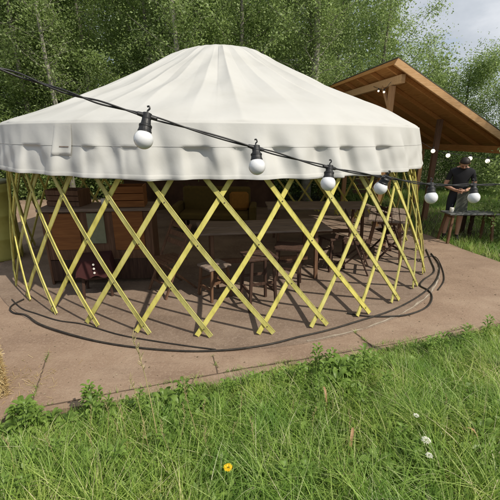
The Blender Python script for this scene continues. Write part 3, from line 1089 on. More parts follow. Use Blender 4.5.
for k, (bu, bv) in enumerate(BULB):
    a = cab[k]
    b_ = pd(bu, bv, DEP(k) + (.0 if k != 3 else .018))
    ax_ = (a - b_).normalized()                      # from the bulb up to the cable
    R = Vector((0, 0, 1)).rotation_difference(ax_).to_matrix()
    gr = .0232
    ln = (a - b_).length
    sk = MB()
    sk.lathe([(.0150, gr * .66), (.0168, gr * .70), (.0168, gr * .92), (.0155, gr * .98), (.0148, gr + .007), (.0158, gr + .008), (.0158, gr + .012),
              (.0122, gr + .015), (.0108, max(gr + .018, ln - .009)), (.0112, ln - .006), (.0112, ln + .006), (.005, ln + .008)], 20, b_, R)
    so = sk.build('socket', M['black'], fs, smooth=False)
    cd = (path[min(range(len(path)), key=lambda i: (path[i] - a).length) + 1] - a).normalized()
    MB().tube([a - cd * .025, a - cd * .022, a - cd * .007, a + cd * .007, a + cd * .022, a + cd * .025], [.0036, .005, .0064, .0064, .005, .0036], 10).build('cable_gland', M['black'], so)
    top = a + ax_ * .007
    hk = [top, top + ax_ * .006, top + ax_ * .011 + Vector((.004, 0, 0)), top + ax_ * .017 + Vector((.002, 0, 0)), top + ax_ * .016 - Vector((.003, 0, 0))]
    MB().tube(spline(hk, 5), .0022, 6).build('hanging_hook', M['black'], so)
    prof = [(gr * math.sin(math.pi * i / 16) + .0004, -gr * math.cos(math.pi * i / 16)) for i in range(15)]
    MB().lathe(prof, 28, b_, R).build('bulb', M['globe'], so, smooth=True)
for e_, lab in ((far_l, 'round wooden pole at the nearer left end of the festoon cable'), (end_post, 'round wooden pole at the farther right end of the festoon cable')):
    pl = MB().tube([(e_.x, e_.y, -.1), (e_.x, e_.y, 1.4), (e_.x, e_.y, e_.z + .06)], [.04, .037, .034], 12)
    tag(pl.build('wooden_pole', M['shed_post'], smooth=True), lab, 'pole')

# ------------------------------------------------------------------ yellow barrel and straw bale at the left
c = Vector((-4.22, 5.62, 0))
br = thing('barrel', 'tall yellow-green plastic barrel beside the left end of the tent', 'barrel', c)
prof = [(.26, .0), (.28, .02), (.285, .06)]
for k in range(3):
    z = .06 + k * .38
    prof += [(.285, z + .28), (.295, z + .30), (.295, z + .33), (.285, z + .35)]
prof += [(.285, 1.2), (.278, 1.25), (.26, 1.275), (.25, 1.28)]
MB().lathe(prof, 48).build('drum', M['barrel'], br, smooth=True)
MB().lathe([(.27, 1.262), (.277, 1.262), (.277, 1.30), (.26, 1.315), (.02, 1.32)], 48).build('lid', M['grey_green'], br, smooth=True)

bl = thing('straw_bale', 'yellow straw bale on the concrete by the left edge of the photo', 'straw bale', (-2.43, 2.17, .001), .70)
mb = MB()
BX, BY, BZ = .90, .46, .37
n1 = 24
P = []
me = MB().box((0, 0, BZ / 2), (BX - .02, BY - .02, BZ - .02), bev=.05)
me.build('core', M['straw'], bl)
n = 9000
face = RNG.integers(0, 5, n)
u, v = RNG.uniform(-.5, .5, (2, n))
base = np.zeros((n, 3)); nor = np.zeros((n, 3))
for fa, (axn, sg) in enumerate(((0, 1), (0, -1), (1, 1), (1, -1), (2, 1))):
    m_ = face == fa
    dims = np.array([BX, BY, BZ])
    oth = [i for i in range(3) if i != axn]
    base[m_, axn] = sg * dims[axn] / 2
    base[m_, oth[0]] = u[m_] * dims[oth[0]]
    base[m_, oth[1]] = v[m_] * dims[oth[1]]
    nor[m_, axn] = sg
base[:, 2] += BZ / 2
base -= nor * .012
d = RNG.normal(size=(n, 3)); d -= nor * (d * nor).sum(1, keepdims=True) * .75
d /= np.linalg.norm(d, axis=1, keepdims=True)
ln_ = RNG.uniform(.03, .11, n)[:, None]
side = np.cross(d, nor + RNG.normal(size=(n, 3)) * .3)
side /= np.linalg.norm(side, axis=1, keepdims=True) + 1e-9
wv = RNG.uniform(.0012, .0028, n)[:, None]
a_, b2 = base - d * ln_ / 2, base + d * ln_ / 2 + nor * RNG.uniform(0, .03, n)[:, None]
Q = np.stack([a_ - side * wv, a_ + side * wv, b2 + side * wv * .6, b2 - side * wv * .6], 1)
Q[..., 2] = np.maximum(Q[..., 2], .003)
link('straw_stalks', quads_mesh('straw_stalks', Q, M['straw']), bl)
for y in (-.12, .12):
    loop = [(-BX / 2 - .004, y, .02), (-BX / 2 - .004, y, BZ - .03), (-BX / 2 + .04, y, BZ + .004), (BX / 2 - .04, y, BZ + .004), (BX / 2 + .004, y, BZ - .03), (BX / 2 + .004, y, .02)]
    MB().tube(loop, .003, 6).build('twine', M['string'], bl)
n = 120
ctr = np.array([-1.93, 2.42]) + RNG.normal(size=(n, 2)) * np.array([.16, .14])
ang = RNG.uniform(0, TAU, n)
dd = np.stack([np.cos(ang), np.sin(ang), RNG.uniform(-.05, .2, n)], 1)
ll = RNG.uniform(.02, .09, n)[:, None]
sd = np.stack([-np.sin(ang), np.cos(ang), 0 * ang], 1)
b0 = np.concatenate([ctr, RNG.uniform(.003, .008, (n, 1))], 1)
Q = np.stack([b0 - sd * .0015, b0 + sd * .0015, b0 + dd * ll + sd * .001, b0 + dd * ll - sd * .001], 1)
Q[..., 2] = np.maximum(Q[..., 2], .003)
tag(link('loose_straw', quads_mesh('loose_straw', Q, M['straw'])), 'loose straw stalks scattered on the concrete by the bale', 'straw', kind='stuff')

# ------------------------------------------------------------------ person and the low table before them
def skin_figure(name, verts, edges, mats, pick, parent=None, sub=2):
    me = bpy.data.meshes.new(name)
    me.from_pydata([v[0] for v in verts], edges, [])
    o = bpy.data.objects.new(name, me)
    COL.objects.link(o)
    o.modifiers.new('skin', 'SKIN').use_smooth_shade = True
    sv = me.skin_vertices[0].data
    for i, v in enumerate(verts):
        r = v[1]
        sv[i].radius = r if isinstance(r, tuple) else (r, r)
        sv[i].use_root = (i == 0)
    sb = o.modifiers.new('sub', 'SUBSURF')
    sb.levels = sb.render_levels = sub
    dg = bpy.context.evaluated_depsgraph_get()
    m2 = bpy.data.meshes.new_from_object(o.evaluated_get(dg))
    bpy.data.objects.remove(o)
    m2.name = name
    m2.materials.clear()
    for mt in mats:
        m2.materials.append(mt)
    for p_ in m2.polygons:
        p_.material_index = pick(p_.center)
        p_.use_smooth = True
    return link(name, m2, parent)


pp = pz(449.5, 238.5, 0)
person = thing('person', 'person in black t-shirt and dark shorts looking down at their hands', 'person', (pp.x, pp.y, 0.0), -.45)
V, E_ = [], []


def vtx(p, r, link_to=None):
    V.append((p, r))
    if link_to is not None:
        E_.append((link_to, len(V) - 1))
    return len(V) - 1


pel = vtx((0, .02, .92), (.155, .105))
wa = vtx((0, .0, 1.06), (.135, .10), pel)
ch = vtx((0, -.01, 1.26), (.165, .11), wa)
up_ = vtx((0, -.02, 1.38), (.15, .085), ch)
nk = vtx((0, -.045, 1.47), .055, up_)
HROT = Matrix.Rotation(.55, 3, 'X')


def hp(p):
    return tuple(HROT @ (Vector(p) - Vector((0, -.05, 1.48))) + Vector((0, -.055, 1.47)))


hd0 = vtx(hp((0, -.085, 1.535)), (.066, .075), nk)
hd1 = vtx(hp((0, -.115, 1.60)), (.076, .092), hd0)
hd2 = vtx(hp((0, -.120, 1.665)), (.066, .080), hd1)
for s in (-1, 1):
    sh = vtx((s * .175, -.02, 1.37), .06, up_)
    el = vtx((s * .26, -.01, 1.09), .042, sh)
    wr = vtx((s * .085, -.235, 1.03), .028, el)
    pm = vtx((s * .035, -.285, 1.025), (.036, .018), wr)
    for k in range(4):
        b1 = vtx((s * (.012 - .006 * k), -.325 + .012 * k, 1.047 - k * .018), .0085, pm)
        b2_ = vtx((s * (-.018 - .004 * k), -.338 + .014 * k, 1.040 - k * .019), .0078, b1)
        vtx((s * (-.036 - .003 * (k % 2)), -.326 + .012 * k, 1.032 - k * .019), .007, b2_)
    t1 = vtx((s * .03, -.285, 1.055), .0095, pm)
    vtx((s * .008, -.315, 1.075), .008, t1)
    hip = vtx((s * .095, .02, .86), .098, pel)
    kn = vtx((s * .105, .0, .49), .062, hip)
    cf = vtx((s * .11, .03, .34), .055, kn)
    an = vtx((s * .115, .035, .085), .036, cf)
    bl_ = vtx((s * .125, -.06, .04), (.042, .032), an)
    vtx((s * .13, -.135, .034), (.036, .026), bl_)


def pick(c):
    if c.z < .10:
        return 3
    if c.z < .50:
        return 0
    if c.z < .97 and abs(c.x) < .23 and c.y > -.17:
        return 2
    if c.z - .30 * c.y > 1.468:
        return 0
    if c.z < 1.20 and (c.y < -.14 or abs(c.x) > .185):
        return 0
    return 1


body = skin_figure('body', V, E_, [M['skin'], M['shirt'], M['shorts'], M['black']], pick, person, sub=3)
# hair, face
mb = MB()
prof = [(.088 * math.sin(math.pi * (k / 12) * .56) + .0005, .088 * math.cos(math.pi * (k / 12) * .56)) for k in range(13)]
R = Matrix.Rotation(-.42, 3, 'X')
vs = MB().lathe(prof, 24)
R2 = Matrix.Rotation(-.30, 3, 'X')
hv = [hp(R2 @ Vector((x * .98, y * 1.15, z)) + Vector((0, -.107, 1.628))) for x, y, z in vs.v]
mb.add(hv, vs.f)
mb.build('hair', M['hair'], person, smooth=True)
for s in (-1, 1):
    MB().lathe([(.001, -.009), (.007, -.006), (.009, 0), (.007, .006), (.001, .009)], 10, hp((s * .03, -.192, 1.587))).build('eye', M['black'], person, smooth=True)
    MB().tube([hp((s * .073, -.10, 1.61)), hp((s * .083, -.092, 1.595)), hp((s * .078, -.098, 1.565))], [.008, .013, .007], 8).build('ear', M['skin'], person, smooth=True)
MB().tube([hp((0, -.190, 1.59)), hp((0, -.212, 1.560)), hp((0, -.196, 1.548))], [.009, .014, .008], 8).build('nose', M['skin'], person, smooth=True)
MB().tube([hp((-.024, -.176, 1.525)), hp((0, -.186, 1.523)), hp((.024, -.176, 1.525))], [.004, .006, .004], 6).build('mouth', M['red_cloth'], person, smooth=True)
ring = [Vector((.066 * math.cos(TAU * k / 20), -.048 + .066 * math.sin(TAU * k / 20), 1.452 + .016 * math.sin(TAU * k / 20))) for k in range(21)]
MB().tube(ring, .013, 6).build('collar', M['shirt'], person, smooth=True)
# apron
rows = []
for z in np.linspace(1.0, .56, 12):
    x = np.linspace(-.02, .17, 12)
    f_ = (1.0 - z) / .44
    rows.append(np.stack([x * (1 + .18 * f_), -.118 - .03 * f_ + .010 * np.sin(x * 45) * f_ + .5 * x * x, np.full_like(x, z)], -1))
link('apron', grid_mesh('apron', np.stack(rows), M['apron']), person)

q = pz(470, 212, .60)
tb = thing('garden_table', 'low narrow table with a grey board top in front of the person', 'table', (q.x, q.y, 0), .04)
for k in range(3):
    pass
mb = MB()
for k in range(3):
    mb.box((0, -.12 + k * .12, .585), (1.0, .112, .028), bev=.004)
mb.build('tabletop', M['table_blue'], tb)
for sx in (-1, 1):
    for sy in (-1, 1):
        MB().bar((sx * .45, sy * .17, 0), (sx * .40, sy * .11, .568), .045, .045, up=(1, 0, 0)).build('leg', M['brown_wood'], tb)
    MB().box((sx * .41, 0, .535), (.04, .17, .06)).build('crossbar', M['brown_wood'], tb)
mb = MB().lathe([(.03, 0), (.036, .003), (.04, .09), (.037, .094)], 16, (q.x - .40, q.y - .05, .6015))
tag(mb.build('mug', M['white'], smooth=True), 'small white mug at the end of the grey table', 'mug')
q2 = q + Vector((1.15, .55, 0))
bn = thing('garden_bench', 'dark wooden bench in shade behind the grey table', 'bench', (q2.x - .2, q2.y, 0), .04)
mb = MB()
for k in range(3):
    mb.box((0, -.12 + k * .12, .46), (1.5, .11, .035), bev=.004)
mb.build('seat', M['dark_wood'], bn)
for sx in (-1, 1):
    for sy in (-1, 1):
        MB().box((sx * .62, sy * .12, .22), (.06, .06, .44)).build('leg', M['dark_wood'], bn)

# ------------------------------------------------------------------ trees
def leaf_quads(pos, size, rng, asp=.5, droop=0.3, tilt=1.0):
    n = len(pos)
    d = rng.normal(size=(n, 3))
    d[:, 2] = d[:, 2] * .7 - droop
    d /= np.linalg.norm(d, axis=1, keepdims=True)
    s = np.cross(d, rng.normal(size=(n, 3)))
    s /= np.linalg.norm(s, axis=1, keepdims=True) + 1e-9
    L = (size * rng.uniform(.65, 1.3, n))[:, None]
    up = np.cross(s, d)
    bend = up * L * .08
    return np.stack([pos, pos + d * L * .45 + s * L * asp / 2 + bend, pos + d * L, pos + d * L * .45 - s * L * asp / 2 + bend], 1)


def make_tree(name, seed, H, R, n_leaf, leaf, trunk_mat, leaf_mat_, base=.8, shape='round', tr=.09, clump=.26, lean=.05, steep=1.0):
    """Tapered trunk, ascending limbs with side twigs; leaves gathered round the twigs."""
    rng = np.random.default_rng(seed)
    rnd = random.Random(seed)
    t = bpy.data.objects.new(name, None)
    COL.objects.link(t)
    mb = MB()
    pts = []
    dx, dy = rnd.uniform(-lean, lean), rnd.uniform(-lean, lean)
    for i in range(9):
        f_ = i / 8
        pts.append(Vector((dx * f_ * H + .06 * math.sin(f_ * 7 + seed), dy * f_ * H + .06 * math.cos(f_ * 6 + seed), -.1 + f_ * H * .93)))
    mb.tube(pts, [tr * (1 - .88 * i / 8) + .006 for i in range(9)], 8)

    def tp(f_):
        g = f_ * 8
        i = min(int(g), 7)
        return pts[i].lerp(pts[i + 1], g - i)
    twigs = []
    nl = int(H * 4.2)
    for k in range(nl):
        f_ = (base / H) + (1 - base / H) * (k + rnd.random()) / nl * .97
        a = k * 2.4 + rnd.uniform(-.5, .5)
        if shape == 'cone':
            reach = R * (1.05 - f_) * rnd.uniform(.75, 1.15)
        elif shape == 'tall':
            reach = R * (.55 + .45 * math.sin(math.pi * min(1, f_ * .95 + .1))) * rnd.uniform(.6, 1.2)
        else:
            reach = R * (.45 + .7 * math.sin(math.pi * (f_ * .85 + .08))) * rnd.uniform(.55, 1.15)
        p0 = tp(min(f_, .98))
        rise = reach * rnd.uniform(.35, 1.0) * steep
        dr = Vector((math.cos(a), math.sin(a), 0))
        lp = [p0]
        for j in range(1, 5):
            g = j / 4
            lp.append(p0 + dr * reach * g + Vector((rnd.uniform(-.06, .06), rnd.uniform(-.06, .06), rise * g ** 1.2 + rnd.uniform(-.05, .05))))
        r0 = max(.006, tr * .22 * (1 - f_))
        mb.tube(lp, [r0 * (1 - .8 * j / 4) for j in range(5)], 5, cap=False)
        for j in range(1, 5):
            twigs.append((lp[j - 1], lp[j]))
            for q_ in range(2):
                e = lp[j] + Vector((rnd.gauss(0, 1), rnd.gauss(0, 1), rnd.gauss(.4, .7))) * (.14 + .16 * reach / max(R, .1))
                mb.tube([lp[j], e], [.004, .002], 4, cap=False)
                twigs.append((lp[j], e))
    mb.build('trunk', trunk_mat, t, smooth=True)
    tw = np.array([[tuple(a), tuple(b)] for a, b in twigs])
    wgt = rng.gamma(1.1, 1.0, len(tw)) + .12               # some twigs dense, some nearly bare
    idx = rng.choice(len(tw), n_leaf, p=wgt / wgt.sum())
    f_ = rng.uniform(.1, 1.1, n_leaf)[:, None]
    pos = tw[idx, 0] * (1 - f_) + tw[idx, 1] * f_ + rng.normal(size=(n_leaf, 3)) * clump * rng.uniform(.3, 1.0, n_leaf)[:, None]
    pos[:, 2] = np.maximum(pos[:, 2], .12)
    link('crown', quads_mesh('crown', leaf_quads(pos, leaf, rng), leaf_mat_), t)
    return t


GW = 'trees of the dense wood behind the tent'
LW_ = 'green leafy tree within the dense wood behind the tent'
v0 = make_tree('tree', 11, 10.0, 1.9, 56000, .068, M['bark'], M['leaf'], base=.6)
v1 = make_tree('tree', 12, 9.0, 1.7, 52000, .066, M['bark'], M['leaf_pale'], base=.9, tr=.06, shape='tall')
v2 = make_tree('tree', 13, 10.5, 2.0, 56000, .070, M['bark'], M['leaf_dark'], base=.5)
for v in (v0, v1, v2):
    tag(v, LW_, 'tree', GW)
spots = []
for (y, x0, x1, stp) in ((12.4, -12.5, 3.2, 1.75), (15.0, -14, 4.4, 1.9), (18.2, -17, 5.0, 2.1)):
    x = x0
    while x < x1:
        spots.append((x + random.uniform(-.5, .5), y + random.uniform(-.7, .7)))
        x += stp
protos = [v0, v1, v2]
used = set()
for i, (x, y) in enumerate(spots):
    k = random.choice((0, 0, 1, 2, 2)) if x < -3 else random.choice((0, 1, 1, 0, 2))
    if k not in used:
        used.add(k)
        o = protos[k]
        o.location = (x, y, 0)
        o.rotation_euler = (0, 0, random.uniform(0, TAU))
    else:
        dup(protos[k], (x, y, 0), random.uniform(0, TAU), scale=random.uniform(.85, 1.1))

bt = make_tree('tree', 31, 9.5, 1.1, 9000, .075, M['bark_pale'], M['leaf_pale'], base=2.6, tr=.11, shape='tall', lean=.02)
q = py(183, 90, 11.0)
bt.location = (q.x, q.y, 0)
tag(bt, 'slim tree with pale bare trunk rising behind the left slope of the tent roof', 'tree')
bt2 = make_tree('tree', 32, 9.5, 1.0, 7000, .075, M['bark_pale'], M['leaf'], base=3.0, tr=.085, shape='tall', lean=.02)
q = py(52, 60, 11.2)
bt2.location = (q.x, q.y, 0)
tag(bt2, 'slim pale trunked tree nearest the upper left corner of the photo', 'tree')
bt3 = make_tree('tree', 36, 9.5, 1.1, 8000, .07, M['bark_pale'], M['leaf_pale'], base=3.2, tr=.17, shape='tall', lean=.01)
q = py(307, 200, 11.4)
bt3.location = (q.x, q.y, 0)
tag(bt3, 'tree with the thickest pale grey trunk, seen under the hem through the open tent back', 'tree')
wl = make_tree('tree', 33, 8.6, 1.55, 26000, .068, M['bark'], M['leaf_pale'], base=1.5, shape='tall', steep=1.5)
q = py(382, 80, 13.0)
wl.location = (q.x, q.y, 0)
tag(wl, 'tall airy tree behind the shed roof with sky showing through its leaves', 'tree')
sp = make_tree('tree', 34, 5.0, .95, 3800, .075, M['bark'], M['leaf_pale'], base=1.8, shape='tall', steep=1.7, clump=.2)
q = py(427, 80, 13.6)
sp.location = (q.x, q.y, 0)
tag(sp, 'sparse thin tree between the airy tree and the pointed tree', 'tree')
cn = make_tree('tree', 35, 4.75, 1.9, 56000, .062, M['bark'], M['leaf'], base=.3, shape='round', steep=1.2, clump=.36)
q = py(474, 60, 13.5)
cn.location = (q.x, q.y, 0)
tag(cn, 'pointed bushy tree beyond the shed against the pale sky', 'tree')
o = dup(cn, (q.x + 2.0, q.y - .6, 0), 2.0, 'shorter bushy tree at the right edge beyond the shed roof', scale=.82)

for x_, y_, lab in ((10.2, 5.0, 'broad green tree standing right of the shed, shading the person'), (12.0, 7.6, 'broad green tree farther back on the right of the shed')):
    o = dup(v2, (x_, y_, 0), 1.3, lab)
    del o['group']
# thicket low behind the tent and the far wood
n = 70000
x = RNG.uniform(-15, 3.4, n)
z = RNG.beta(1.1, 1.7, n) * (2.5 + .8 * np.sin(x * 1.3) + .5 * np.sin(x * 3.1))
y = 11.9 + RNG.normal(size=n) * .45 + .5 * np.sin(x * .9) - .25 * z
tag(link('thicket', quads_mesh('thicket', leaf_quads(np.stack([x, y, z + .05], 1), .10, RNG), M['leaf_dark'])),
    'low leafy thicket along the foot of the wood', 'thicket', kind='stuff')
n = 120000
x = RNG.uniform(-34, 12, n)
top = 13.5 - 7.5 * smoothstep(3.5, 8.5, x) + 1.0 * np.sin(x * 1.1) + .8 * np.sin(x * 2.7)
z = RNG.uniform(0, 1, n) ** .8 * top
y = 23 + RNG.normal(size=n) * 1.0 + 1.2 * np.sin(x * .7)
tag(link('far_wood', quads_mesh('far_wood', leaf_quads(np.stack([x, y, z], 1), .22, RNG, asp=.6), M['leaf_dark'])),
    'far dark wood closing the view behind the trees', 'wood', kind='stuff')
n = 60000
x = RNG.uniform(5.0, 22, n)
z = RNG.beta(1.1, 1.5, n) * (2.3 + .6 * np.sin(x * 1.7) + .3 * np.sin(x * 4.3))
y = 14.4 + RNG.normal(size=n) * .5 + .4 * np.sin(x * 1.3)
tag(link('hedge', quads_mesh('hedge', leaf_quads(np.stack([x, y, z + .05], 1), .09, RNG), M['leaf'])),
    'overgrown green hedge running behind the open shed', 'hedge')

# ------------------------------------------------------------------ grass
def blades(x, y, z, L, w, lean, seg=4, rng=RNG, curl=1.0):
    n = len(x)
    az = rng.uniform(0, TAU, n)
    d = np.stack([np.cos(az), np.sin(az), 0 * az], 1)
    tw = az + rng.uniform(.6, 2.5, n)
    s = np.stack([np.cos(tw), np.sin(tw), 0 * tw], 1)
    base = np.stack([x, y, z], 1)
    P = []
    for i in range(seg + 1):
        t = i / seg
        horiz = lean * L * (t ** (1.5 + .5 * curl))
        vert = L * (t - .42 * np.clip(lean, 0, 1.2) * t * t)
        c = base + d * horiz[:, None] + np.array([0, 0, 1.0]) * vert[:, None]
        ww = w * (1 - t ** 1.6) * .5 + .0003
        P.append((c - s * ww[:, None], c + s * ww[:, None]))
    # one vertex strip per blade so that each blade is a single island
    V = np.stack([np.stack(pp_, 1) for pp_ in P], 1).reshape(n, (seg + 1) * 2, 3)
    nv = (seg + 1) * 2
    fq = np.array([[2 * i, 2 * i + 1, 2 * i + 3, 2 * i + 2] for i in range(seg)])
    Fq = (fq[None] + (np.arange(n) * nv)[:, None, None]).reshape(-1, 4)
    return V.reshape(-1, 3), Fq


def mesh_vf(name, V, Fq, mat, smooth=True):
    me = bpy.data.meshes.new(name)
    me.vertices.add(len(V))
    me.vertices.foreach_set('co', np.ascontiguousarray(V, dtype=np.float32).ravel())
    k = Fq.shape[1]
    me.loops.add(Fq.size)
    me.loops.foreach_set('vertex_index', Fq.astype(np.int32).ravel())
    me.polygons.add(len(Fq))
    me.polygons.foreach_set('loop_start', np.arange(0, Fq.size, k, dtype=np.int32))
    me.polygons.foreach_set('loop_total', np.full(len(Fq), k, dtype=np.int32))
    me.polygons.foreach_set('use_smooth', np.full(len(Fq), smooth))
    me.materials.append(mat)
    me.update(calc_edges=True)
    return me


def edge_s(x, y):
    return (x - EDGE_A[0]) * EDGE_N[0] + (y - EDGE_A[1]) * EDGE_N[1]


def in_view(x, y, pad=.25):
    return (np.abs(x) < y * .80 + pad) & (y > .75)


def scatter(n, seed):
    rng = np.random.default_rng(seed)
    x = rng.uniform(-3.2, 5.4, n * 4)
    y = rng.uniform(.7, 4.6, n * 4)
    s = edge_s(x, y) + .04 + .05 * np.sin(x * 5.1) + .04 * np.sin(x * 11 + 1)
    ok = (s > .0) & (edge_s(x, y) > .004) & in_view(x, y)
    x, y, s = x[ok], y[ok], s[ok]
    return x[:n], y[:n], s[:n], rng


VV, FF, off = [], [], 0


def push(V, Fq):
    global off
    VV.append(V)
    FF.append(Fq + off)
    off += len(V)


def clumpy(x, y):
    return np.clip(.5 + .35 * np.sin(x * 3.7 + 1.3 * np.sin(y * 4.1)) * np.sin(y * 5.3 + 1.7 * np.sin(x * 2.9)) + .35 * np.sin(x * 9.1 + 2 * np.sin(y * 7.7)) * np.sin(y * 11.3 + 2 * np.sin(x * 8.3)), 0, 1)


x, y, s, rng = scatter(95000, 101)                         # short thick sward
c = clumpy(x, y)
L = (rng.uniform(.06, .17, len(x)) * (.5 + 1.0 * c)) * (.55 + .45 * smoothstep(0, .5, s))
push(*blades(x, y, bank(x, y), L, rng.uniform(.0035, .0085, len(x)), rng.uniform(.2, 1.1, len(x)), 3, rng))
x, y, s, rng = scatter(26000, 102)                         # longer arching blades
keep = rng.uniform(0, 1, len(x)) < .25 + .75 * clumpy(x * 1.3 + 4, y * 1.3)
x, y, s = x[keep], y[keep], s[keep]
L = rng.uniform(.16, .36, len(x)) * (.45 + .55 * smoothstep(.05, .7, s))
push(*blades(x, y, bank(x, y), L, rng.uniform(.0035, .0095, len(x)), rng.uniform(.3, 1.25, len(x)), 5, rng))
x, y, s, rng = scatter(9000, 113)                          # tufts of long pale blades
tx, ty, ts_, _r = scatter(90, 114)
k = rng.integers(0, len(tx), len(x))
x, y = tx[k] + rng.normal(size=len(x)) * .025, ty[k] + rng.normal(size=len(x)) * .025
L = rng.uniform(.14, .40, len(x)) * (.35 + .65 * smoothstep(.05, .7, edge_s(x, y)))
push(*blades(x, y, bank(x, y), L, rng.uniform(.003, .008, len(x)), rng.uniform(.25, 1.3, len(x)), 5, rng))
x, y, s, rng = scatter(2600, 103)                          # fine upright stalks
L = rng.uniform(.25, .46, len(x)) * (.4 + .6 * smoothstep(.1, .7, s))
push(*blades(x, y, bank(x, y), L, rng.uniform(.0016, .003, len(x)), rng.uniform(.05, .5, len(x)), 4, rng))
tag(link('meadow_grass', mesh_vf('meadow_grass', np.concatenate(VV), np.concatenate(FF), M['grass'])),
    'long uneven meadow grass in the foreground', 'grass', kind='stuff')

VV, FF, off = [], [], 0
rng = np.random.default_rng(131)
jx, jy = [], []
for (a_, b_, n_) in (((352, 331), (373, 347), 50), ((49, 352), (29, 413), 70), ((30, 409), (250, 368), 190), ((250, 368), (318, 357), 60), ((318, 357), (470, 327), 110), ((213, 356), (218, 374), 20)):
    A_, B_ = pz(*a_, 0), pz(*b_, 0)
    tcl = rng.uniform(0, 1, max(3, n_ // 12))
    t_j = np.clip(tcl[rng.integers(0, len(tcl), n_)] + rng.normal(size=n_) * .03, 0, 1)
    jx.append(A_.x + (B_.x - A_.x) * t_j + rng.normal(size=n_) * .006)
    jy.append(A_.y + (B_.y - A_.y) * t_j + rng.normal(size=n_) * .006)
jx, jy = np.concatenate(jx), np.concatenate(jy)
push(*blades(jx, jy, np.full(len(jx), .001), rng.uniform(.015, .06, len(jx)), rng.uniform(.002, .005, len(jx)), rng.uniform(.3, 1.3, len(jx)), 3, rng))
tag(link('joint_grass', mesh_vf('joint_grass', np.concatenate(VV), np.concatenate(FF), M['grass'])),
    'short grass tufts growing in the joints of the concrete', 'grass', kind='stuff')

# rougher grass beyond the path on the right and round the back
VV, FF, off = [], [], 0
rng = np.random.default_rng(104)
x = rng.uniform(2.6, 11.5, 110000)
y = rng.uniform(4.9, 14.2, 110000)


def inside(px_, py_, poly):
    r = np.zeros(len(px_), bool)
    j = len(poly) - 1
    for i in range(len(poly)):
        xi, yi = poly[i]
        xj, yj = poly[j]
        cnd = ((yi > py_) != (yj > py_)) & (px_ < (xj - xi) * (py_ - yi) / (yj - yi + 1e-12) + xi)
        r ^= cnd
        j = i
    return r


ok = ~inside(x, y, patio_out)
under = (x > 3.2) & (y > 7.0) & (x < 5.6) & (y < 12)                 # trodden ground before and under the shed
ok &= ~(under & (rng.uniform(0, 1, len(x)) < .75))
ok &= np.abs(x) < y * .85 + .4
x, y = x[ok], y[ok]
L = rng.uniform(.08, .24, len(x))
push(*blades(x, y, bank(x, y) * 0 - .05, L, rng.uniform(.004, .009, len(x)), rng.uniform(.2, 1.0, len(x)), 3, rng))
tag(link('rough_grass', mesh_vf('rough_grass', np.concatenate(VV), np.concatenate(FF), M['grass'])),
    'rough grass beyond the concrete path on the right', 'grass', kind='stuff')

# broad leaves of low weeds: ground cover along the patio edge
def broad_leaf(base, d, L, w, rise, n=4):
    """A pointed leaf blade curving away from its base; returns rows of (left, mid, right)."""
    base, d = Vector(base), Vector(d).normalized()
    s = Vector((-d.y, d.x, 0))
    rows_ = []
    for i in range(n + 1):
        t = i / n
        c_ = base + d * L * t + Vector((0, 0, rise * (t - .75 * t * t) * L * 1.6))
        ww = w * math.sin(math.pi * (t * .9 + .07)) ** .8 * .5
        rows_.append((c_ - s * ww + Vector((0, 0, ww * .35)), c_, c_ + s * ww + Vector((0, 0, ww * .35))))
    return rows_


def weed_mesh(seed, n, L0, w0, h):
    rnd = random.Random(seed)
    mb = MB()
    for k in range(n):
        a = k * 2.39996 + rnd.uniform(-.3, .3)
        f_ = k / n
        d = (math.cos(a), math.sin(a), 0)
        L = L0 * rnd.uniform(.6, 1.15) * (1.1 - .5 * f_)
        rr = broad_leaf((d[0] * .01, d[1] * .01, h * f_), d, L, w0 * rnd.uniform(.7, 1.2), rnd.uniform(.5, 1.3))
        o_ = len(mb.v)
        for r3 in rr:
            mb.v += [tuple(p) for p in r3]
        for i in range(len(rr) - 1):
            for j in range(2):
                b0_ = o_ + i * 3 + j
                mb.f.append((b0_, b0_ + 1, b0_ + 4, b0_ + 3))
    return mb


wd = []
wspots = []
rng = np.random.default_rng(55)
variants = []
for sd, n, L0, w0, h in ((1, 30, .085, .026, .13), (2, 44, .062, .018, .20), (3, 24, .115, .026, .09), (4, 54, .05, .015, .24)):
    variants.append(weed_mesh(sd, n, L0, w0, h))
MBW = MB()
cnt = 0
extra = [(random.uniform(5, 495), random.uniform(405, 495), random.uniform(.6, 1.1)) for _ in range(46)]
for _ in range(46):                                       # ragged fringe over the concrete edge
    u_ = random.uniform(4, 480)
    extra.append((u_, np.interp(u_, [0, 12, 130, 250, 370, 430, 490], [424, 421, 402, 382, 356, 342, 329]) + random.uniform(2, 13), random.uniform(.55, .95)))
for (u, v, s_) in extra + [(70, 428, 1.0), (96, 425, 1.15), (118, 420, .9), (142, 416, 1.0), (165, 408, 1.1), (186, 404, 1.0), (205, 404, .9), (225, 402, 1.0), (20, 432, .9), (40, 430, .9),
                   (312, 382, 1.1), (330, 378, 1.3), (348, 378, 1.25), (362, 374, 1.1), (340, 390, 1.2), (300, 388, .9), (375, 372, .9), (280, 390, .8), (250, 398, .9), (390, 368, .8),
                   (415, 362, .8), (440, 352, .9), (462, 346, .9), (485, 338, .9), (335, 396, 1.0), (318, 396, 1.0), (10, 450, 1), (55, 445, 1.0), (82, 436, 1), (108, 436, 1), (130, 426, 1), (152, 428, .9), (176, 416, 1), (195, 414, 1), (215, 412, .9),
                   (322, 388, 1.1), (338, 384, 1.3), (354, 388, 1.2), (306, 394, 1), (368, 384, 1), (346, 402, 1), (30, 446, 1), (400, 376, .8), (430, 366, .8), (270, 404, .9), (240, 412, .9)]:
    p = pz(u, v, .06 if v < 440 else .3)
    p.z = float(bank(p.x, p.y))
    s_ = s_ * random.uniform(.9, 1.5)
    me_src = variants[cnt % 4]
    wspots.append((p, s_, cnt % 4))
    cnt += 1
wprot = []
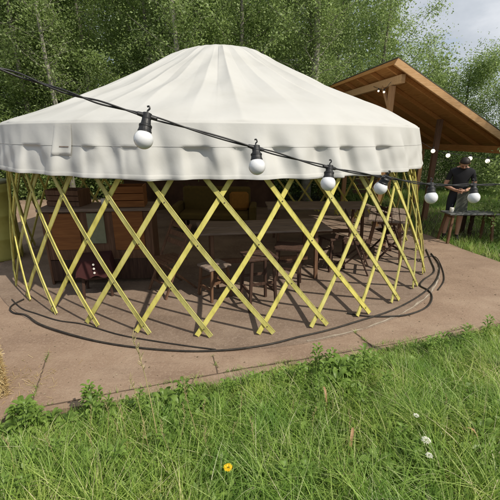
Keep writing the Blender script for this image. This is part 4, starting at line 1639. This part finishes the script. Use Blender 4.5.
for k in range(4):
    t = thing('weed', 'broad leaved green weed growing among the foreground grass', 'weed', (0, 0, 0), 0, 'weeds in the foreground grass')
    variants[k].build('leaves', M['weed'], t, smooth=True)
    MB().tube([(0, 0, -.03), (.004, 0, .1), (0, .004, .16)], [.006, .004, .002], 6).build('stem', M['weed'], t)
    wprot.append(t)
seen_v = set()
for p, s_, k in wspots:
    if k not in seen_v:
        seen_v.add(k)
        wprot[k].location = p
        wprot[k].rotation_euler = (0, 0, random.uniform(0, TAU))
        wprot[k].scale = (s_, s_, s_)
    else:
        dup(wprot[k], p, random.uniform(0, TAU), scale=s_)
# low clover-like cover through the sward
x, y, s, rng = scatter(34000, 105)
keep = rng.uniform(0, 1, len(x)) < clumpy(x * .6 + 2, y * .6 + 1) ** 2 + .12
x, y, s = x[keep], y[keep], s[keep]
pos = np.stack([x, y, bank(x, y) + rng.uniform(.03, .17, len(x)) * (.4 + .6 * smoothstep(0, .6, s))], 1)
Q = leaf_quads(pos, .044, rng, asp=.5, droop=-.15)
tag(link('ground_cover', quads_mesh('ground_cover', Q, M['weed'])), 'small round leaves growing low through the meadow grass', 'ground cover', kind='stuff')

# tall seeding stalks
def seed_stalk(H, lean, seed, heads=True):
    rnd = random.Random(seed)
    t = bpy.data.objects.new('grass_stalk', None)
    COL.objects.link(t)
    pts = [Vector((lean * H * (i / 6) ** 1.8, .02 * math.sin(i), H * i / 6 * (1 - .08 * lean * i / 6))) for i in range(7)]
    pts[0].z -= .03
    MB().tube(pts, [.0022 - .0013 * i / 6 for i in range(7)], 5).build('stem', M['dry_stem'], t)
    mb = MB()
    for k in range(26):
        f_ = .72 + .28 * k / 26
        g = f_ * 6
        i = min(int(g), 5)
        p = pts[i].lerp(pts[i + 1], g - i)
        a = rnd.uniform(0, TAU)
        e = p + Vector((math.cos(a) * .016, math.sin(a) * .016, .022)) * rnd.uniform(.4, 1.0)
        mb.tube([p, (p + e) / 2, e], [.0005, .0015, .0004], 4)
    mb.build('seed_head', M['dry_stem'], t)
    return t


GS = 'tall seeding grass stalks standing above the meadow'
ss = seed_stalk(.50, .10, 3)
tag(ss, 'tall dry grass stalk with a loose seed head above the meadow grass', 'grass stalk', GS)
first = True
for (u, v, sc) in [(160, 446, 1.8), (150, 452, 1.3), (196, 440, 1.15), (110, 452, .9), (132, 460, 1.0), (182, 456, .9), (90, 440, .8), (205, 428, .8), (172, 470, .9), (236, 436, .9), (142, 478, .9), (255, 470, .8), (310, 446, .8), (122, 446, .6), (196, 430, .55), (98, 470, .7), (232, 445, .6), (262, 410, .5), (330, 430, .6), (290, 420, .55),
                   (60, 470, .7), (210, 470, .8), (388, 430, .6), (440, 440, .6), (470, 400, .5), (20, 480, .8), (345, 470, .8)]:
    p = pz(u, v, .2)
    p.z = float(bank(p.x, p.y))
    if first:
        ss.location = p
        ss.scale = (sc, sc, sc)
        ss.rotation_euler = (0, 0, 3.4)
        first = False
    else:
        dup(ss, p, random.uniform(0, TAU), scale=sc)


# flowers
def flower(name, label, cat, u, v, mat, r, n, H, dome):
    p = pz(u, v, .52)
    gz = float(bank(p.x, p.y))
    H = p.z - gz if H is None else H
    t = thing(name, label, cat, (p.x, p.y, gz))
    MB().tube([(0, 0, -.02), (.006, 0, H * .5), (0, 0, H)], [.0024, .002, .0018], 6).build('stem', M['weed'], t)
    mb = MB()
    rnd = random.Random(u)
    for k in range(n):
        a = k * 2.39996
        f_ = math.sqrt((k + .5) / n)
        rr = broad_leaf((math.cos(a) * r * f_ * .45, math.sin(a) * r * f_ * .45, H + dome * (1 - f_)), (math.cos(a), math.sin(a), 0), r * .55, r * .24, rnd.uniform(.4, .9), 2)
        o_ = len(mb.v)
        for r3 in rr:
            mb.v += [tuple(q_) for q_ in r3]
        for i in range(len(rr) - 1):
            for j in range(2):
                b0_ = o_ + i * 3 + j
                mb.f.append((b0_, b0_ + 1, b0_ + 4, b0_ + 3))
    mb.build('bloom', mat, t)
    return t


flower('dandelion', 'yellow dandelion flower open in the foreground grass', 'flower', 228, 468, M['petal_yellow'], .024, 46, None, .006)
flower('white_flower', 'larger white flower head of the close pair in the grass at the right', 'flower', 426, 441, M['petal_white'], .026, 40, None, .014)
flower('white_flower', 'smaller white flower head just below the larger one', 'flower', 429, 456, M['petal_white'], .019, 34, None, .012)
flower('white_flower', 'lone pale white flower standing apart nearer the concrete', 'flower', 416, 416, M['petal_white'], .018, 30, None, .01)

# brown dry leaves standing in the grass
for (u, v, rz, L, lab) in [(348, 466, 1.2, .16, 'long curved brown dry leaf standing in the foreground grass'),
                           (478, 462, 2.6, .11, 'short tan dry leaf lying over the grass near the right edge'),
                           (328, 400, 1.7, .13, 'thin brown dry leaf upright among the edge weeds')]:
    p = pz(u, v, .26)
    mb = MB()
    d = Vector((math.cos(rz) * .5, math.sin(rz) * .5, 0))
    rr = broad_leaf((0, 0, 0), d, L, .017, 1.9, 6)
    for r3 in rr:
        mb.v += [tuple(q_) for q_ in r3]
    for i in range(len(rr) - 1):
        for j in range(2):
            b0_ = i * 3 + j
            mb.f.append((b0_, b0_ + 1, b0_ + 4, b0_ + 3))
    gz = float(bank(p.x, p.y))
    o = mb.build('dry_leaf', M['dry_leaf'], smooth=True, loc=(p.x, p.y, max(gz + .05, p.z - .1)))
    tag(o, lab, 'dry leaf')

# leafy shrub at the right edge by the shed
sh = make_tree('shrub', 41, 2.3, .62, 4200, .075, M['bark'], M['leaf'], base=.15, shape='round', tr=.02, clump=.14)
q = pz(503, 247, 0)
sh.location = (q.x + .34, q.y + .35, -.05)
tag(sh, 'leafy shrub at the right edge beside the shed', 'shrub')

# ------------------------------------------------------------------ light
SUN_AZ, SUN_EL = math.radians(54), math.radians(48)          # to the right of straight behind the camera
to_sun = Vector((math.sin(SUN_AZ) * math.cos(SUN_EL), -math.cos(SUN_AZ) * math.cos(SUN_EL), math.sin(SUN_EL)))
sd = bpy.data.lights.new('sun', 'SUN')
sd.energy = 4.3
sd.angle = math.radians(.9)
sd.color = (1.0, .925, .80)
so = bpy.data.objects.new('sun', sd)
so.rotation_euler = (-to_sun).to_track_quat('-Z', 'Y').to_euler()
so.location = to_sun * 30
COL.objects.link(so)

w = bpy.data.worlds.new('World')
scene.world = w
w.use_nodes = True
nt = w.node_tree
bg = nt.nodes['Background']
sky = nt.nodes.new('ShaderNodeTexSky')
sky.sky_type = 'NISHITA'
sky.sun_disc = False
sky.sun_elevation = SUN_EL
sky.sun_rotation = math.atan2(to_sun.x, to_sun.y)
sky.air_density = 1.0
sky.dust_density = 1.5
tc = nt.nodes.new('ShaderNodeTexCoord')
n = N(nt, 'ShaderNodeTexNoise', Scale=3.2, Detail=7.0, Roughness=.55)
mp = nt.nodes.new('ShaderNodeMapping')
mp.inputs['Scale'].default_value = (1, 1, 2.2)
nt.links.new(tc.outputs['Generated'], mp.inputs['Vector'])
nt.links.new(mp.outputs['Vector'], n.inputs['Vector'])
cl = ramp(nt, [(.30, (2.3, 2.6, 3.0)), (.52, (3.5, 3.75, 4.1)), (.72, (5.4, 5.5, 5.7))])
nt.links.new(n.outputs['Fac'], cl.inputs['Fac'])
cov = N(nt, 'ShaderNodeMapRange')
cov.inputs['From Min'].default_value = .28
cov.inputs['From Max'].default_value = .46
nt.links.new(n.outputs['Fac'], cov.inputs['Value'])
mx = N(nt, 'ShaderNodeMix', data_type='RGBA')
nt.links.new(cov.outputs[0], mx.inputs[0])
nt.links.new(sky.outputs['Color'], mx.inputs[6])
nt.links.new(cl.outputs['Color'], mx.inputs[7])
nt.links.new(mx.outputs[2], bg.inputs['Color'])
bg.inputs['Strength'].default_value = .15

vs_ = scene.view_settings
vs_.view_transform = 'Standard'
vs_.look = 'None'
vs_.gamma = 1
vs_.exposure = 0.22
vs_.use_curve_mapping = False
scene.cycles.max_bounces = 6
scene.cycles.transparent_max_bounces = 8
scene.cycles.use_denoising = True
